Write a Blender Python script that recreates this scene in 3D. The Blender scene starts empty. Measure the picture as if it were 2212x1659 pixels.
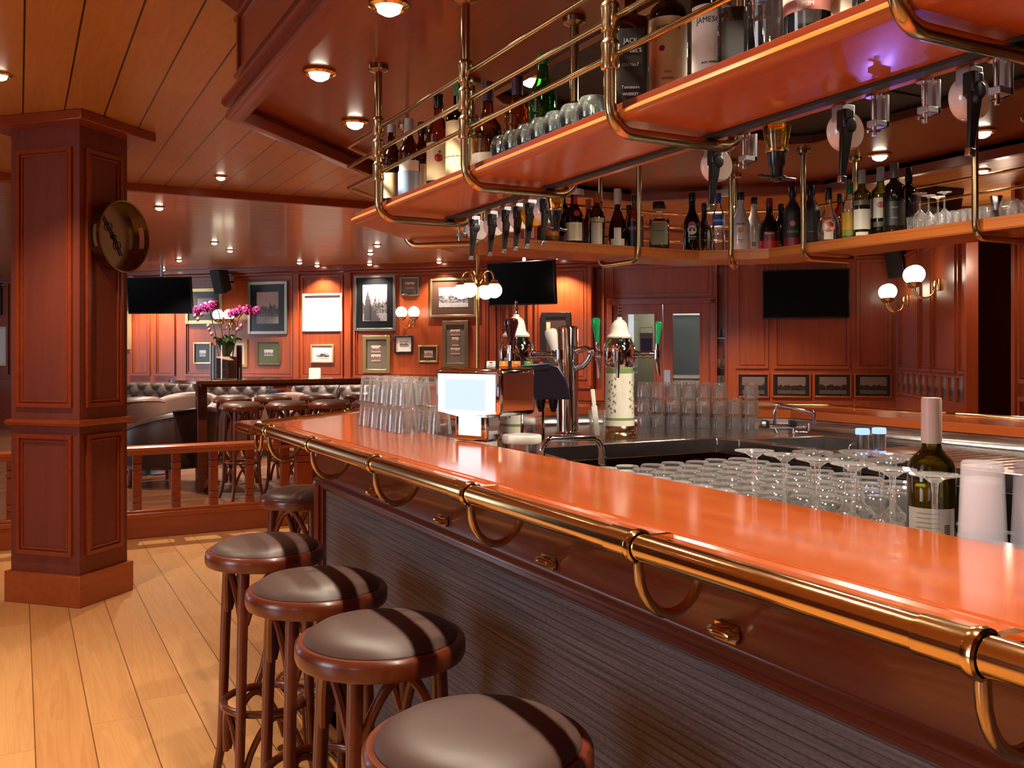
import bpy, bmesh, math, random
from math import sin, cos, pi, radians, sqrt, atan2, floor, hypot
from mathutils import Vector, Matrix
random.seed(11)
S = bpy.context.scene
C = S.collection
# ---------------------------------------------------------------- viewpoint: eye height, heading and measuring helpers
EYE, FOC, PX, PY = 1.38, 2000.0, 1106.0, 762.0
YAW = atan2(1065, 2000)
sy, cy = sin(YAW), cos(YAW)
def ray(px):
    r = (px - PX) / FOC
    return sy + r * cy, cy - r * sy
def at_d(px, d):
    a, b = ray(px); return a * d, b * d
def at_z(px, py, z):
    return at_d(px, (EYE - z) * FOC / (py - PY))
def at_X(px, X):
    a, b = ray(px); return X, b * X / a
def at_Y(px, Y):
    a, b = ray(px); return a * Y / b, Y
def dep(x, y): return x * sy + y * cy
def zat(py, d): return EYE - (py - PY) * d / FOC
class Wall:
    def __init__(s, P, ang):
        s.P = P; s.a = ang; s.e = (cos(ang), sin(ang))
    def ud(s, px):
        a, b = ray(px); e = s.e; det = e[0] * -b + a * e[1]
        u = (s.P[0] * b - s.P[1] * a) / det
        x, y = s.P[0] + u * e[0], s.P[1] + u * e[1]
        return u, dep(x, y)
    def u(s, px): return s.ud(px)[0]
    def z(s, px, py): return zat(py, s.ud(px)[1])
    def loc(s, u, v=0, z=0):
        return (s.P[0] + u * s.e[0] - v * s.e[1], s.P[1] + u * s.e[1] + v * s.e[0], z)
    def rect(s, x0, y0, x1, y1):
        u0, d0 = s.ud(x0); u1, d1 = s.ud(x1); d = (d0 + d1) / 2
        return u0, u1, zat(y1, d), zat(y0, d)
WB = Wall((8.425, 8.425), -pi / 4)
_pc = WB.loc(WB.u(1935))
WR = Wall((_pc[0], _pc[1]), atan2(-.78, -.62))
# ---------------------------------------------------------------- mesh builder
class MB:
    def __init__(s): s.v = []; s.f = []
    def add(s, vs, fs, M=None):
        b = len(s.v)
        s.v += [tuple(M @ Vector(p)) for p in vs] if M else [tuple(p) for p in vs]
        s.f += [tuple(b + i for i in f) for f in fs]
        return s
    def box(s, x0, y0, z0, x1, y1, z1, M=None):
        v = [(x, y, z) for z in (z0, z1) for y in (y0, y1) for x in (x0, x1)]
        return s.add(v, [(0, 2, 3, 1), (4, 5, 7, 6), (0, 1, 5, 4), (2, 6, 7, 3), (0, 4, 6, 2), (1, 3, 7, 5)], M)
    def prism(s, poly, z0, z1, M=None):
        n = len(poly)
        v = [(x, y, z0) for x, y in poly] + [(x, y, z1) for x, y in poly]
        f = [tuple(range(n))[::-1], tuple(range(n, 2 * n))] + [(i, (i + 1) % n, n + (i + 1) % n, n + i) for i in range(n)]
        return s.add(v, f, M)
    def tube(s, pts, r, n=10, closed=False, M=None):
        pts = [Vector(p) for p in pts]; m = len(pts)
        rs = r if isinstance(r, (list, tuple)) else [r] * m
        T = []
        for i in range(m):
            a = pts[(i - 1) % m] if (closed or i > 0) else pts[i]
            b = pts[(i + 1) % m] if (closed or i < m - 1) else pts[i]
            T.append((b - a).normalized())
        up = Vector((0, 0, 1)) if abs(T[0].z) < .9 else Vector((1, 0, 0))
        x = T[0].cross(up).normalized(); vs = []
        for i in range(m):
            x = (x - T[i] * x.dot(T[i])).normalized(); y = T[i].cross(x)
            vs += [pts[i] + (x * cos(2 * pi * k / n) + y * sin(2 * pi * k / n)) * rs[i] for k in range(n)]
        fs = []
        for i in range(m if closed else m - 1):
            j = (i + 1) % m
            fs += [(i * n + k, i * n + (k + 1) % n, j * n + (k + 1) % n, j * n + k) for k in range(n)]
        if not closed: fs += [tuple(range(n))[::-1], tuple((m - 1) * n + k for k in range(n))]
        return s.add(vs, fs, M)
    def lathe(s, prof, n=24, M=None, sq=0, skip=None):
        vs = []; fs = []; rings = []
        for r, z in prof:
            if r < 1e-6: rings.append([len(vs)]); vs.append((0, 0, z))
            else:
                rg = []
                for k in range(n):
                    t = 2 * pi * k / n; q = r
                    if sq: q = r * ((abs(cos(t)) ** sq + abs(sin(t)) ** sq) ** (-1 / sq))
                    rg.append(len(vs)); vs.append((q * cos(t), q * sin(t), z))
                rings.append(rg)
        for i in range(len(rings) - 1):
            a, b = rings[i], rings[i + 1]
            for k in range(n):
                k2 = (k + 1) % n
                if skip and skip(i, k): continue
                if len(a) == 1 and len(b) == 1: continue
                if len(a) == 1: fs.append((a[0], b[k2], b[k]))
                elif len(b) == 1: fs.append((a[k], a[k2], b[0]))
                else: fs.append((a[k], a[k2], b[k2], b[k]))
        return s.add(vs, fs, M)
    def sphere(s, c, r, n=20, m=12, sc=(1, 1, 1)):
        prof = [(r * sin(pi * i / m), -r * cos(pi * i / m)) for i in range(m + 1)]
        prof[0] = (0, -r); prof[-1] = (0, r)
        return s.lathe(prof, n, Matrix.Translation(c) @ Matrix.Diagonal((*sc, 1)))
    def sweep(s, prof, path, closed=False, M=None):
        """closed profile of (outward offset, z) along a plan path; outward = left of travel"""
        m = len(path); n = len(prof); vs = []
        for i in range(m):
            p = Vector(path[i]); dirs = []
            if closed or i > 0: dirs.append((p - Vector(path[(i - 1) % m])).normalized())
            if closed or i < m - 1: dirs.append((Vector(path[(i + 1) % m]) - p).normalized())
            ns = [Vector((-d.y, d.x)) for d in dirs]
            nn = sum(ns, Vector((0, 0))).normalized(); k = 1 / max(.2, nn.dot(ns[0]))
            vs += [(p.x + nn.x * o * k, p.y + nn.y * o * k, z) for o, z in prof]
        fs = []
        for i in range(m if closed else m - 1):
            j = (i + 1) % m
            fs += [(i * n + k, j * n + k, j * n + (k + 1) % n, i * n + (k + 1) % n) for k in range(n)]
        if not closed: fs += [tuple(range(n)), tuple((m - 1) * n + k for k in range(n))[::-1]]
        return s.add(vs, fs, M)
    def frame(s, x0, z0, x1, z1, w, y0, y1, M=None):
        """a rectangular picture-frame style border standing in the local xz plane"""
        s.box(x0, y0, z0, x0 + w, y1, z1, M); s.box(x1 - w, y0, z0, x1, y1, z1, M)
        s.box(x0 + w, y0, z0, x1 - w, y1, z0 + w, M); s.box(x0 + w, y0, z1 - w, x1 - w, y1, z1, M)
        return s
def obj(name, mb, mat, parent=None, loc=None, rz=0, bev=0, flat=False, ang=38):
    me = bpy.data.meshes.new(name); me.from_pydata(mb.v, [], mb.f)
    bm = bmesh.new(); bm.from_mesh(me); bmesh.ops.recalc_face_normals(bm, faces=bm.faces); bm.to_mesh(me); bm.free()
    if not flat:
        me.polygons.foreach_set('use_smooth', [True] * len(me.polygons))
        me.set_sharp_from_angle(angle=radians(ang))
    me.materials.append(mat)
    o = bpy.data.objects.new(name, me); C.objects.link(o)
    if parent: o.parent = parent
    if loc: o.location = loc
    if rz: o.rotation_euler = (0, 0, rz)
    if bev:
        b = o.modifiers.new('edge', 'BEVEL'); b.width = bev; b.segments = 2; b.limit_method = 'ANGLE'
    return o
def tag(o, label, cat, group=None):
    o['label'] = label; o['category'] = cat
    if group: o['group'] = group
    return o
def T(name, label, cat, loc=(0, 0, 0), rz=0, group=None):
    o = bpy.data.objects.new(name, None); C.objects.link(o)
    o.location = loc; o.rotation_euler = (0, 0, rz); o.empty_display_size = .05
    return tag(o, label, cat, group)
def struct(name, mb, mat, **k):
    o = obj(name, mb, mat, **k); o['kind'] = 'structure'; return o
def dup(root, loc, rz=0, label=None, group=None):
    r = root.copy(); C.objects.link(r); r.location = loc; r.rotation_euler = (0, 0, rz)
    if label: r['label'] = label
    if group: r['group'] = group
    for ch in list(root.children):
        c_ = ch.copy(); C.objects.link(c_); c_.parent = r
        for g in list(ch.children):
            d_ = g.copy(); C.objects.link(d_); d_.parent = c_
    return r
def text(s, size, mat, parent, loc=(0, 0, 0), name='lettering', wrap=None, ext=.0006, sx=1, rot=None, track=1.0):
    """lettering that reads from local -y; wrap = radius of the cylinder it is printed on"""
    cu = bpy.data.curves.new(name, 'FONT'); cu.body = s; cu.size = size; cu.align_x = 'CENTER'; cu.align_y = 'CENTER'
    cu.extrude = ext / 2; cu.resolution_u = 2; cu.space_character = track
    tmp = bpy.data.objects.new(name, cu); C.objects.link(tmp)
    bpy.context.view_layer.update()
    me = bpy.data.meshes.new_from_object(tmp.evaluated_get(bpy.context.evaluated_depsgraph_get()))
    bpy.data.objects.remove(tmp); bpy.data.curves.remove(cu)
    for v in me.vertices:
        x, z, y = v.co.x * sx, v.co.y, -v.co.z
        if wrap:
            t = x / wrap; R = wrap - y
            v.co = (R * sin(t), -R * cos(t), z)
        else: v.co = (x, y, z)
    me.materials.clear(); me.materials.append(mat)
    o = bpy.data.objects.new(name, me); C.objects.link(o); o.parent = parent; o.location = loc
    if rot: o.rotation_euler = rot
    return o
def wstrip(mb, R, x0, x1, z0, z1, N=6):
    b = len(mb.v)
    for i in range(N + 1):
        t = (x0 + (x1 - x0) * i / N) / R
        mb.v += [(R * sin(t), -R * cos(t), z0), (R * sin(t), -R * cos(t), z1)]
    mb.f += [(b + 2 * i, b + 2 * i + 2, b + 2 * i + 3, b + 2 * i + 1) for i in range(N)]
    return mb
def arc(cx_, cz, r, a0, a1, n=8):
    return [(cx_ + r * cos(a0 + (a1 - a0) * i / n), cz + r * sin(a0 + (a1 - a0) * i / n)) for i in range(n + 1)]
def offset(path, d):
    """offset an open plan polyline to the left of travel"""
    out = []
    for i, p in enumerate(path):
        p = Vector(p); dirs = []
        if i > 0: dirs.append((p - Vector(path[i - 1])).normalized())
        if i < len(path) - 1: dirs.append((Vector(path[i + 1]) - p).normalized())
        ns = [Vector((-q.y, q.x)) for q in dirs]; nn = sum(ns, Vector((0, 0))).normalized(); k = 1 / nn.dot(ns[0])
        out.append((p.x + nn.x * d * k, p.y + nn.y * d * k))
    return out
# ---------------------------------------------------------------- materials
def lin(h):
    h = h.lstrip('#'); c_ = [int(h[i:i + 2], 16) / 255 for i in (0, 2, 4)]
    return tuple(x / 12.92 if x <= .04045 else ((x + .055) / 1.055) ** 2.4 for x in c_) + (1,)
class NT:
    def __init__(s, name):
        s.m = bpy.data.materials.new(name); s.m.use_nodes = True; s.t = s.m.node_tree; s.t.nodes.clear()
    def n(s, t, ins=None, out=0, **pr):
        nd = s.t.nodes.new('ShaderNode' + t)
        for k, v in pr.items(): setattr(nd, k, v)
        for k, v in (ins or {}).items():
            if hasattr(v, 'is_linked'): s.t.links.new(v, nd.inputs[k])
            else: nd.inputs[k].default_value = v
        return nd.outputs[out]
    def math(s, op, a, b=0.0, c_=0.0): return s.n('Math', {0: a, 1: b, 2: c_}, operation=op)
    def mix(s, f, a, b, mode='MIX'):
        nd = s.t.nodes.new('ShaderNodeMix'); nd.data_type = 'RGBA'; nd.blend_type = mode
        for i, v in ((0, f), (6, a), (7, b)):
            if hasattr(v, 'is_linked'): s.t.links.new(v, nd.inputs[i])
            else: nd.inputs[i].default_value = v
        return nd.outputs[2]
    def ramp(s, f, stops):
        nd = s.t.nodes.new('ShaderNodeValToRGB'); s.t.links.new(f, nd.inputs[0]); e = nd.color_ramp.elements
        while len(e) < len(stops): e.new(.5)
        for i, (p, c_) in enumerate(stops): e[i].position = p; e[i].color = c_
        return nd.outputs[0]
    def end(s, sh):
        o = s.t.nodes.new('ShaderNodeOutputMaterial'); s.t.links.new(sh, o.inputs[0]); return s.m
    def pri(s, **k):
        names = {'col': 'Base Color', 'rough': 'Roughness', 'metal': 'Metallic', 'coat': 'Coat Weight', 'crough': 'Coat Roughness', 'spec': 'Specular IOR Level', 'nrm': 'Normal', 'emc': 'Emission Color', 'ems': 'Emission Strength', 'trans': 'Transmission Weight', 'ior': 'IOR', 'alpha': 'Alpha', 'sheen': 'Sheen Weight', 'aniso': 'Anisotropic'}
        return s.n('BsdfPrincipled', {names[a]: b for a, b in k.items()})
    def obco(s): return s.n('TexCoord', out=3)
def plain(name, col, rough=.5, metal=0, **k):
    g = NT(name); c_ = lin(col) if isinstance(col, str) else (*col, 1)
    nz = g.n('TexNoise', {'Vector': g.obco(), 'Scale': 30.0, 'Detail': 3.0}, out=0)
    colr = g.mix(nz, tuple(x * .93 for x in c_[:3]) + (1,), tuple(min(1, x * 1.05) for x in c_[:3]) + (1,))
    rg = g.n('MapRange', {0: nz, 3: max(0.01, rough * .85), 4: min(1, rough * 1.15)})
    return g.end(g.pri(col=colr, rough=rg, metal=metal, **k))
def emit(name, col, st):
    g = NT(name); c_ = lin(col) if isinstance(col, str) else (*col, 1)
    return g.end(g.n('Emission', {0: c_, 1: st}))
def wood(name, dark, light, axis='z', rough=.3, coat=.25, scale=1.0, bump=.02):
    g = NT(name); sc = {'x': (1.2, 22, 22), 'y': (22, 1.2, 22), 'z': (22, 22, 1.2)}[axis]
    mp = g.n('Mapping', {0: g.obco(), 3: tuple(q * scale for q in sc)})
    a = g.n('TexNoise', {'Vector': mp, 'Scale': 1.0, 'Detail': 5.0, 'Roughness': .65, 'Distortion': .4})
    mp2 = g.n('Mapping', {0: g.obco(), 3: tuple((q * 5 if q > 5 else q * 2) * scale for q in sc)})
    b = g.n('TexNoise', {'Vector': mp2, 'Scale': 1.0, 'Detail': 3.0, 'Roughness': .7})
    big = g.n('TexNoise', {'Vector': g.obco(), 'Scale': 1.6, 'Detail': 1.0})
    f = g.math('ADD', g.math('MULTIPLY', a, .55), g.math('ADD', g.math('MULTIPLY', b, .25), g.math('MULTIPLY', big, .2)))
    col = g.ramp(f, [(.3, lin(dark)), (.68, lin(light))])
    nr = g.n('Bump', {'Strength': bump, 'Distance': .002, 'Height': b})
    return g.end(g.pri(col=col, rough=rough, coat=coat, crough=.12, nrm=nr))
def planks(name, dark, light, groove, across='X', width=.17, length=1.6, off=0.0, gw=.003, rough=.3, coat=.2, seam=.0015, var=.4, figure=.25):
    g = NT(name); sp = g.t.nodes.new('ShaderNodeSeparateXYZ'); g.t.links.new(g.obco(), sp.inputs[0])
    A, L = (sp.outputs[0], sp.outputs[1]) if across == 'X' else (sp.outputs[1], sp.outputs[0])
    q = g.math('DIVIDE', g.math('SUBTRACT', A, off), width); i = g.math('FLOOR', q); fr = g.math('FRACT', q)
    r1 = g.n('TexWhiteNoise', {'W': i}, noise_dimensions='1D')
    l2 = g.math('DIVIDE', g.math('ADD', L, g.math('MULTIPLY', r1, 9.0)), length); j = g.math('FLOOR', l2); fl = g.math('FRACT', l2)
    r2 = g.n('TexWhiteNoise', {'Vector': g.n('CombineXYZ', {0: i, 1: j, 2: 0.0})}, noise_dimensions='2D')
    e1 = g.math('MULTIPLY', g.math('MINIMUM', fr, g.math('SUBTRACT', 1.0, fr)), width)
    e2 = g.math('MULTIPLY', g.math('MINIMUM', fl, g.math('SUBTRACT', 1.0, fl)), length)
    vec = g.n('CombineXYZ', {0: g.math('MULTIPLY', A, 28.0), 1: g.math('MULTIPLY', L, 1.6), 2: g.math('MULTIPLY', r2, 40.0)})
    nz = g.n('TexNoise', {'Vector': vec, 'Scale': 1.0, 'Detail': 5.0, 'Roughness': .65, 'Distortion': .6})
    v2 = g.n('CombineXYZ', {0: g.math('MULTIPLY', A, 9.0), 1: g.math('MULTIPLY', L, .55), 2: g.math('MULTIPLY', r2, 40.0)})
    rings = g.math('FRACT', g.math('MULTIPLY', g.n('TexNoise', {'Vector': v2, 'Scale': 1.0, 'Detail': 2.0, 'Distortion': .5}), 14.0))
    f = g.math('ADD', g.math('MULTIPLY', nz, 1 - var - figure), g.math('ADD', g.math('MULTIPLY', r2, var), g.math('MULTIPLY', rings, figure)))
    col = g.ramp(f, [(.2, lin(dark)), (.8, lin(light))])
    m1 = g.math('LESS_THAN', e1, gw); m2 = g.math('LESS_THAN', e2, seam)
    col = g.mix(g.math('MAXIMUM', m1, g.math('MULTIPLY', m2, .6)), col, lin(groove))
    nr = g.n('Bump', {'Strength': .25, 'Distance': .002, 'Height': g.math('SMOOTH_MIN', e1, .006, .002)})
    return g.end(g.pri(col=col, rough=rough, coat=coat, crough=.1, nrm=nr))
def thin_glass(name, col=(1, 1, 1), refl=1.0, refr=0.0, rough=.01, painted_gleam=0.0, gleam_col=()):
    g = NT(name)
    tr = g.n('BsdfTransparent', {0: (*col, 1)})
    gl = g.n('BsdfGlossy', {0: (1, 1, 1, 1), 'Roughness': rough})
    fr = g.n('Fresnel', {0: 1.5})
    base = tr
    if refr: base = g.n('MixShader', {0: refr, 1: tr, 2: g.n('BsdfGlass', {0: (*col, 1), 'Roughness': .0, 'IOR': 1.45})})
    if painted_gleam: base = g.n('MixShader', {0: g.math('MINIMUM', g.math('MULTIPLY_ADD', g.math('POWER', g.n('LayerWeight', {0: .5}, out=1), 2.5), painted_gleam * 2.4, painted_gleam * .38), .8), 1: base, 2: g.n('AddShader', {0: g.n('BsdfTranslucent', {0: (*[q * .6 for q in gleam_col], 1)}), 1: g.n('BsdfDiffuse', {0: (*[q * .6 for q in gleam_col], 1)})})})  # diffuse colour mixed in, strongest at edges, paints the brightness of refracted light
    return g.end(g.n('MixShader', {0: g.math('MINIMUM', g.math('MULTIPLY', fr, refl), 1.0), 1: base, 2: gl}))
M = {}
M['wall'] = wood('mahogany_wall', '#7c3116', '#a64d22', 'z', .32, .25)
M['pillar'] = wood('mahogany_pillar', '#612210', '#7a3316', 'z', .5, 0)
M['canopy'] = wood('mahogany_canopy', '#672816', '#81381f', 'y', .3, .3)
M['trim'] = wood('mahogany_trim', '#742812', '#96401d', 'y', .28, .35)
M['counter'] = wood('counter_cherry', '#9a4219', '#b95c28', 'y', .14, .7, .8, .004)
M['shelf'] = wood('shelf_cherry', '#a95623', '#c47236', 'y', .28, .25)
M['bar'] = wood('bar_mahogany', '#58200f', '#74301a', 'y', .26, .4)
M['rail_wood'] = wood('rail_wood', '#8c3a16', '#ab5322', 'x', .28, .35)
M['stoolwood'] = wood('stool_beech', '#55210e', '#713015', 'z', .3, .3)
M['darkwood'] = wood('dark_table_wood', '#4a1f10', '#643018', 'x', .2, .5)
M['floor'] = planks('floor_oak', '#c08149', '#dca569', '#7a4c26', 'X', .185, 1.7, .05, .0022, .34, .25, .0015, .3, .16)
M['floor2'] = planks('floor_dark_oak', '#5e3520', '#80502f', '#2e180c', 'Y', .13, 1.3, 0, .002, .35, .15)
M['ceil'] = planks('ceiling_boards', '#a26d38', '#bc8548', '#2a1408', 'X', .195, 2.4, .019, .004, .38, .15, .001, .25, .2)
M['ceil2'] = planks('low_ceiling_boards', '#a0693a', '#b57c46', '#5a2f14', 'Y', .16, 3.0, 0, .006, .30, .2, .0005, .3, .1)
M['brass'] = plain('brass', (.80, .56, .24), .12, 1.0)
M['brass_dark'] = plain('aged_brass', (.30, .22, .13), .24, 1.0)
M['brass_old'] = plain('dull_brass', (.52, .38, .20), .2, 1.0)
M['chrome'] = plain('chrome', (.82, .82, .85), .06, 1.0)
M['steel'] = plain('brushed_steel', (.62, .60, .60), .2, 1.0)
M['grey_metal'] = plain('grey_cast_metal', (.42, .43, .46), .35, .8)
M['black'] = plain('black_plastic', (.012, .012, .014), .25)
M['black_soft'] = plain('matt_black', (.018, .018, .02), .5)
M['navy'] = plain('navy_plastic', (.012, .014, .03), .3)
M['screen'] = plain('tv_screen', (.004, .004, .006), .2, spec=.12)
M['leather'] = plain('brown_leather', '#4f3a34', .45)
M['leather2'] = plain('grey_brown_leather', '#4b3d38', .42)
M['leather3'] = plain('dark_brown_leather', '#3c2a24', .42)
M['leather4'] = plain('rose_brown_leather', '#624840', .45)
M['white'] = plain('white_plastic', '#efeae2', .3)
M['porcelain'] = plain('porcelain', '#ece6d8', .12, coat=.6)
M['green_glaze'] = plain('green_glaze', '#7f9a5e', .2)
M['green_print'] = plain('green_print', '#6b8562', .3)
M['green'] = plain('green_enamel', '#0f8a4a', .12, coat=.6)
M['maroon'] = plain('maroon_enamel', '#3a0d12', .1, coat=.6)
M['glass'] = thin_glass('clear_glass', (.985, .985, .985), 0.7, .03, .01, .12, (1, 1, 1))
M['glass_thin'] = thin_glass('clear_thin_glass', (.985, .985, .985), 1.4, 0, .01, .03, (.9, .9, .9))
M['pane'] = thin_glass('window_pane', (.95, .96, .95), 1.0, 0)
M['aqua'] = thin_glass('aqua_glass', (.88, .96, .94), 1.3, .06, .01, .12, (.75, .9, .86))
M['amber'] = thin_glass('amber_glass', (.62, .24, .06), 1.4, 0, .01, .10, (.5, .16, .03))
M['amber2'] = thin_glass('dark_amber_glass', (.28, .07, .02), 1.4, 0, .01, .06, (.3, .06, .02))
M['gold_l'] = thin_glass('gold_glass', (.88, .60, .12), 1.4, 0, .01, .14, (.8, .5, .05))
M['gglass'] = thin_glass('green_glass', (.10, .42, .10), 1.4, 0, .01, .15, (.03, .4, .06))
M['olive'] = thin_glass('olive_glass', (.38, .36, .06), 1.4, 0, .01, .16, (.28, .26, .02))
M['dkgreen'] = thin_glass('dark_green_glass', (.05, .12, .03), 1.2, 0)
M['dk'] = plain('black_glass', (.010, .006, .005), .06)
M['milk'] = plain('white_glass', '#e4dcd6', .14, coat=.4)
M['frost'] = NT('frosted_plastic'); _g = M['frost']
M['frost'] = _g.end(_g.n('MixShader', {0: .2, 1: _g.n('BsdfTransparent', {0: (.9, .9, .93, 1)}), 2: _g.pri(col=(.95, .93, .95, 1), rough=.35)}))
for k_, h_ in dict(cream='#e3cf9f', paper='#e9e2d3', red='#b01820', dkred='#7d1016', orange='#d9701f', yellow='#e0b21c', blue='#23479c', ltblue='#8fb0cf', gold='#b98a35', silver='#a9a9ab', pink='#c65a6c', khaki='#8f8f6c', ink='#1a1513', olive_mat='#37352a', niche_mat='#1f1e19', black_mat='#17171b', brown_mat='#4a352c', grey_mat='#6a6258', green_mat='#4c5226', navy_mat='#23232f', white_mat='#e8e2da', purple='#3a1f3d', lime='#93a534', tgreen='#2f6b3a').items():
    M[k_] = plain('paint_' + k_, h_, .4 if 'mat' not in k_ else .25)
M['frame_silver'] = plain('silver_frame', (.36, .33, .27), .3, .9)
M['frame_gold'] = plain('gold_frame', (.60, .44, .20), .3, .9)
M['frame_brown'] = plain('bronze_frame', (.16, .10, .06), .35, .4)
M['frame_white'] = plain('white_frame', '#d8cfc4', .35)
M['frame_oak'] = plain('oak_frame', '#b08a62', .4)
M['frame_black'] = plain('black_frame', (.014, .012, .012), .3)
M['lamp'] = emit('warm_globe', (1.0, .86, .62), 6.0)
M['spot'] = emit('spot_bulb', (1.0, .86, .66), 14.0)
M['backlit'] = emit('backlit_panel', (.86, .94, 1.0), 1.35)
M['blue_led'] = emit('blue_led', (.22, .33, 1.0), 2.6)
M['candle'] = emit('candle_glass', (1.0, .76, .5), 1.6)
M['strip'] = emit('strip_light', (1.0, .98, .92), 1.6)
M['yellow_liquid'] = plain('yellow_liquid', '#c8860f', .12)
M['green_leaf'] = plain('leaf', '#3f5a1e', .4)
M['stem'] = plain('stem', '#33401c', .5)
M['petal'] = plain('orchid_petal', '#a8307e', .45)
M['bud'] = plain('orchid_bud', '#cf8f95', .45)
M['pale_wall'] = plain('pale_green_wall', '#8f937c', .7)
M['grey_wall'] = plain('blue_grey_wall', '#8a979c', .7)
def _bark():
    g = NT('bark_chips'); v = g.n('TexVoronoi', {'Vector': g.obco(), 'Scale': 60.0}, out=1)
    return g.end(g.pri(col=g.mix(.5, g.mix(.7, v, (.22, .11, .05, 1)), (.2, .10, .045, 1)), rough=.8))
M['bark'] = _bark()
def _weave():
    g = NT('grass_cloth'); sp = g.t.nodes.new('ShaderNodeSeparateXYZ'); g.t.links.new(g.obco(), sp.inputs[0])
    z = sp.outputs[2]
    v = g.n('CombineXYZ', {0: g.math('MULTIPLY', sp.outputs[0], 3.0), 1: g.math('MULTIPLY', sp.outputs[1], 3.0), 2: g.math('MULTIPLY', z, 230.0)})
    a = g.n('TexNoise', {'Vector': v, 'Scale': 1.0, 'Detail': 2.0})
    v2 = g.n('CombineXYZ', {0: g.math('MULTIPLY', sp.outputs[0], 90.0), 1: g.math('MULTIPLY', sp.outputs[1], 90.0), 2: g.math('MULTIPLY', z, 300.0)})
    b = g.n('TexNoise', {'Vector': v2, 'Scale': 1.0, 'Detail': 2.0})
    st = g.math('LESS_THAN', g.math('FRACT', g.math('MULTIPLY', z, 58.0)), .16)
    c_ = g.ramp(g.math('ADD', g.math('MULTIPLY', a, .65), g.math('MULTIPLY', b, .35)), [(.3, lin('#393133')), (.72, lin('#7b7073'))])
    c_ = g.mix(g.math('MULTIPLY', st, .65), c_, lin('#1d1512'))
    return g.end(g.pri(col=c_, rough=.6, nrm=g.n('Bump', {'Strength': .4, 'Distance': .002, 'Height': a})))
M['weave'] = _weave()
def _photo(name, sky, dark, lite, h0, amp):
    g = NT(name); ge = g.n('TexCoord', out=0); sp = g.t.nodes.new('ShaderNodeSeparateXYZ'); g.t.links.new(ge, sp.inputs[0])
    rnd = g.n('ObjectInfo', out=5); x, z = sp.outputs[0], sp.outputs[2]
    n1 = g.n('TexNoise', {'Vector': g.n('CombineXYZ', {0: g.math('MULTIPLY', x, 7.0), 1: g.math('MULTIPLY', rnd, 90.0), 2: 0.0}), 'Scale': 1.0, 'Detail': 3.0})
    h = g.math('ADD', h0, g.math('MULTIPLY', g.math('SUBTRACT', n1, .5), amp))
    v = g.n('CombineXYZ', {0: g.math('MULTIPLY', x, 16.0), 1: g.math('MULTIPLY', rnd, 70.0), 2: g.math('MULTIPLY', z, 16.0)})
    n2 = g.n('TexNoise', {'Vector': v, 'Scale': 1.0, 'Detail': 4.0, 'Roughness': .7})
    b = g.ramp(n2, [(.36, lin(dark)), (.66, lin(lite))])
    gr = g.mix(g.math('LESS_THAN', z, .22), b, g.mix(.45, b, lin(sky)))
    c_ = g.mix(g.math('LESS_THAN', z, h), lin(sky), gr)
    return g.end(g.pri(col=c_, rough=.18, coat=.3))
M['photo'] = _photo('old_photograph', '#b9b4ba', '#1c1a1c', '#8d868a', .55, 1.1)
M['photo2'] = _photo('dark_photograph', '#75655f', '#120f0d', '#463b36', .5, .5)
M['panel_glow'] = emit('pale_blue_glow', (.78, .91, .98), 1.02)
M['sketch'] = _photo('faint_sketch', '#efe9e4', '#a58f86', '#efe8e2', .45, .7)
M['sepia'] = _photo('sepia_photograph', '#cdb7ae', '#2a1512', '#a98a80', .7, .8)
# ================================================================ THE SETTING
struct('floor', MB().box(-5, -4, -.1, 11, 7.42, 0), M['floor'])
struct('floor_platform', MB().box(-5, 7.42, -.1, 11, 19, .17), M['floor2'])
struct('ceiling', MB().box(-5, -4, 2.67, 11, 7.6, 2.8), M['ceil'])
struct('ceiling_lounge', MB().box(-5, 7.6, 2.62, 11, 19, 2.8), M['ceil2'])
struct('trim_1', MB().box(-5, 7.55, 2.605, 11, 7.62, 2.68), M['trim'], bev=.008)
# back wall in its own frame: x along the wall, y away from the room
BW = dict(loc=(WB.P[0], WB.P[1], 0), rz=WB.a)
uL, uR = WB.u(-260), WB.u(1935)
dL, dR = WB.u(1312), WB.u(1546)
nL0, nL1 = WB.u(1281), WB.u(1301)      # dark display niches either side of the doors
nR0, nR1 = WB.u(1549), WB.u(1566)
w = MB()
for a, b in ((uL, nL0), (nL1, dL), (dR, nR0), (nR1, uR)): w.box(a, 0, 0, b, .2, 2.75)
w.box(dL, 0, 2.03, dR, .2, 2.75)
for a, b in ((nL0, nL1), (nR0, nR1)):
    w.box(a, 0, 0, b, .2, .9); w.box(a, 0, 2.5, b, .2, 2.75); w.box(a, .16, .9, b, .2, 2.5)
# raised panel borders
def panel(mb, x0, x1, z0, z1, t=.034, d=.026):
    mb.frame(x0, z0, x1, z1, t, -d, .004); mb.frame(x0 + t + .012, z0 + t + .012, x1 - t - .012, z1 - t - .012, .012, -d * .5, .004)
for p0, p1 in ((-240, -120), (-110, 20), (30, 160), (170, 268), (283, 325), (335, 379), (400, 634), (651, 742), (764, 1056), (1076, 1098), (1108, 1146), (1156, 1268)):
    panel(w, WB.u(p0), WB.u(p1), 1.03, 2.49)
for p0, p1 in ((637, 648), (747, 760), (1060, 1072), (1270, 1279)): w.box(WB.u(p0), -.05, .95, WB.u(p1), 0, 2.55)
for p0, p1 in ((1590, 1660), (1672, 1836), (1850, 1926)): panel(w, WB.u(p0), WB.u(p1), 1.185, 2.5)
panel(w, WB.u(1320), WB.u(1538), 2.1, 2.5)
struct('wall_back', w, M['wall'], **BW)
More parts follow.
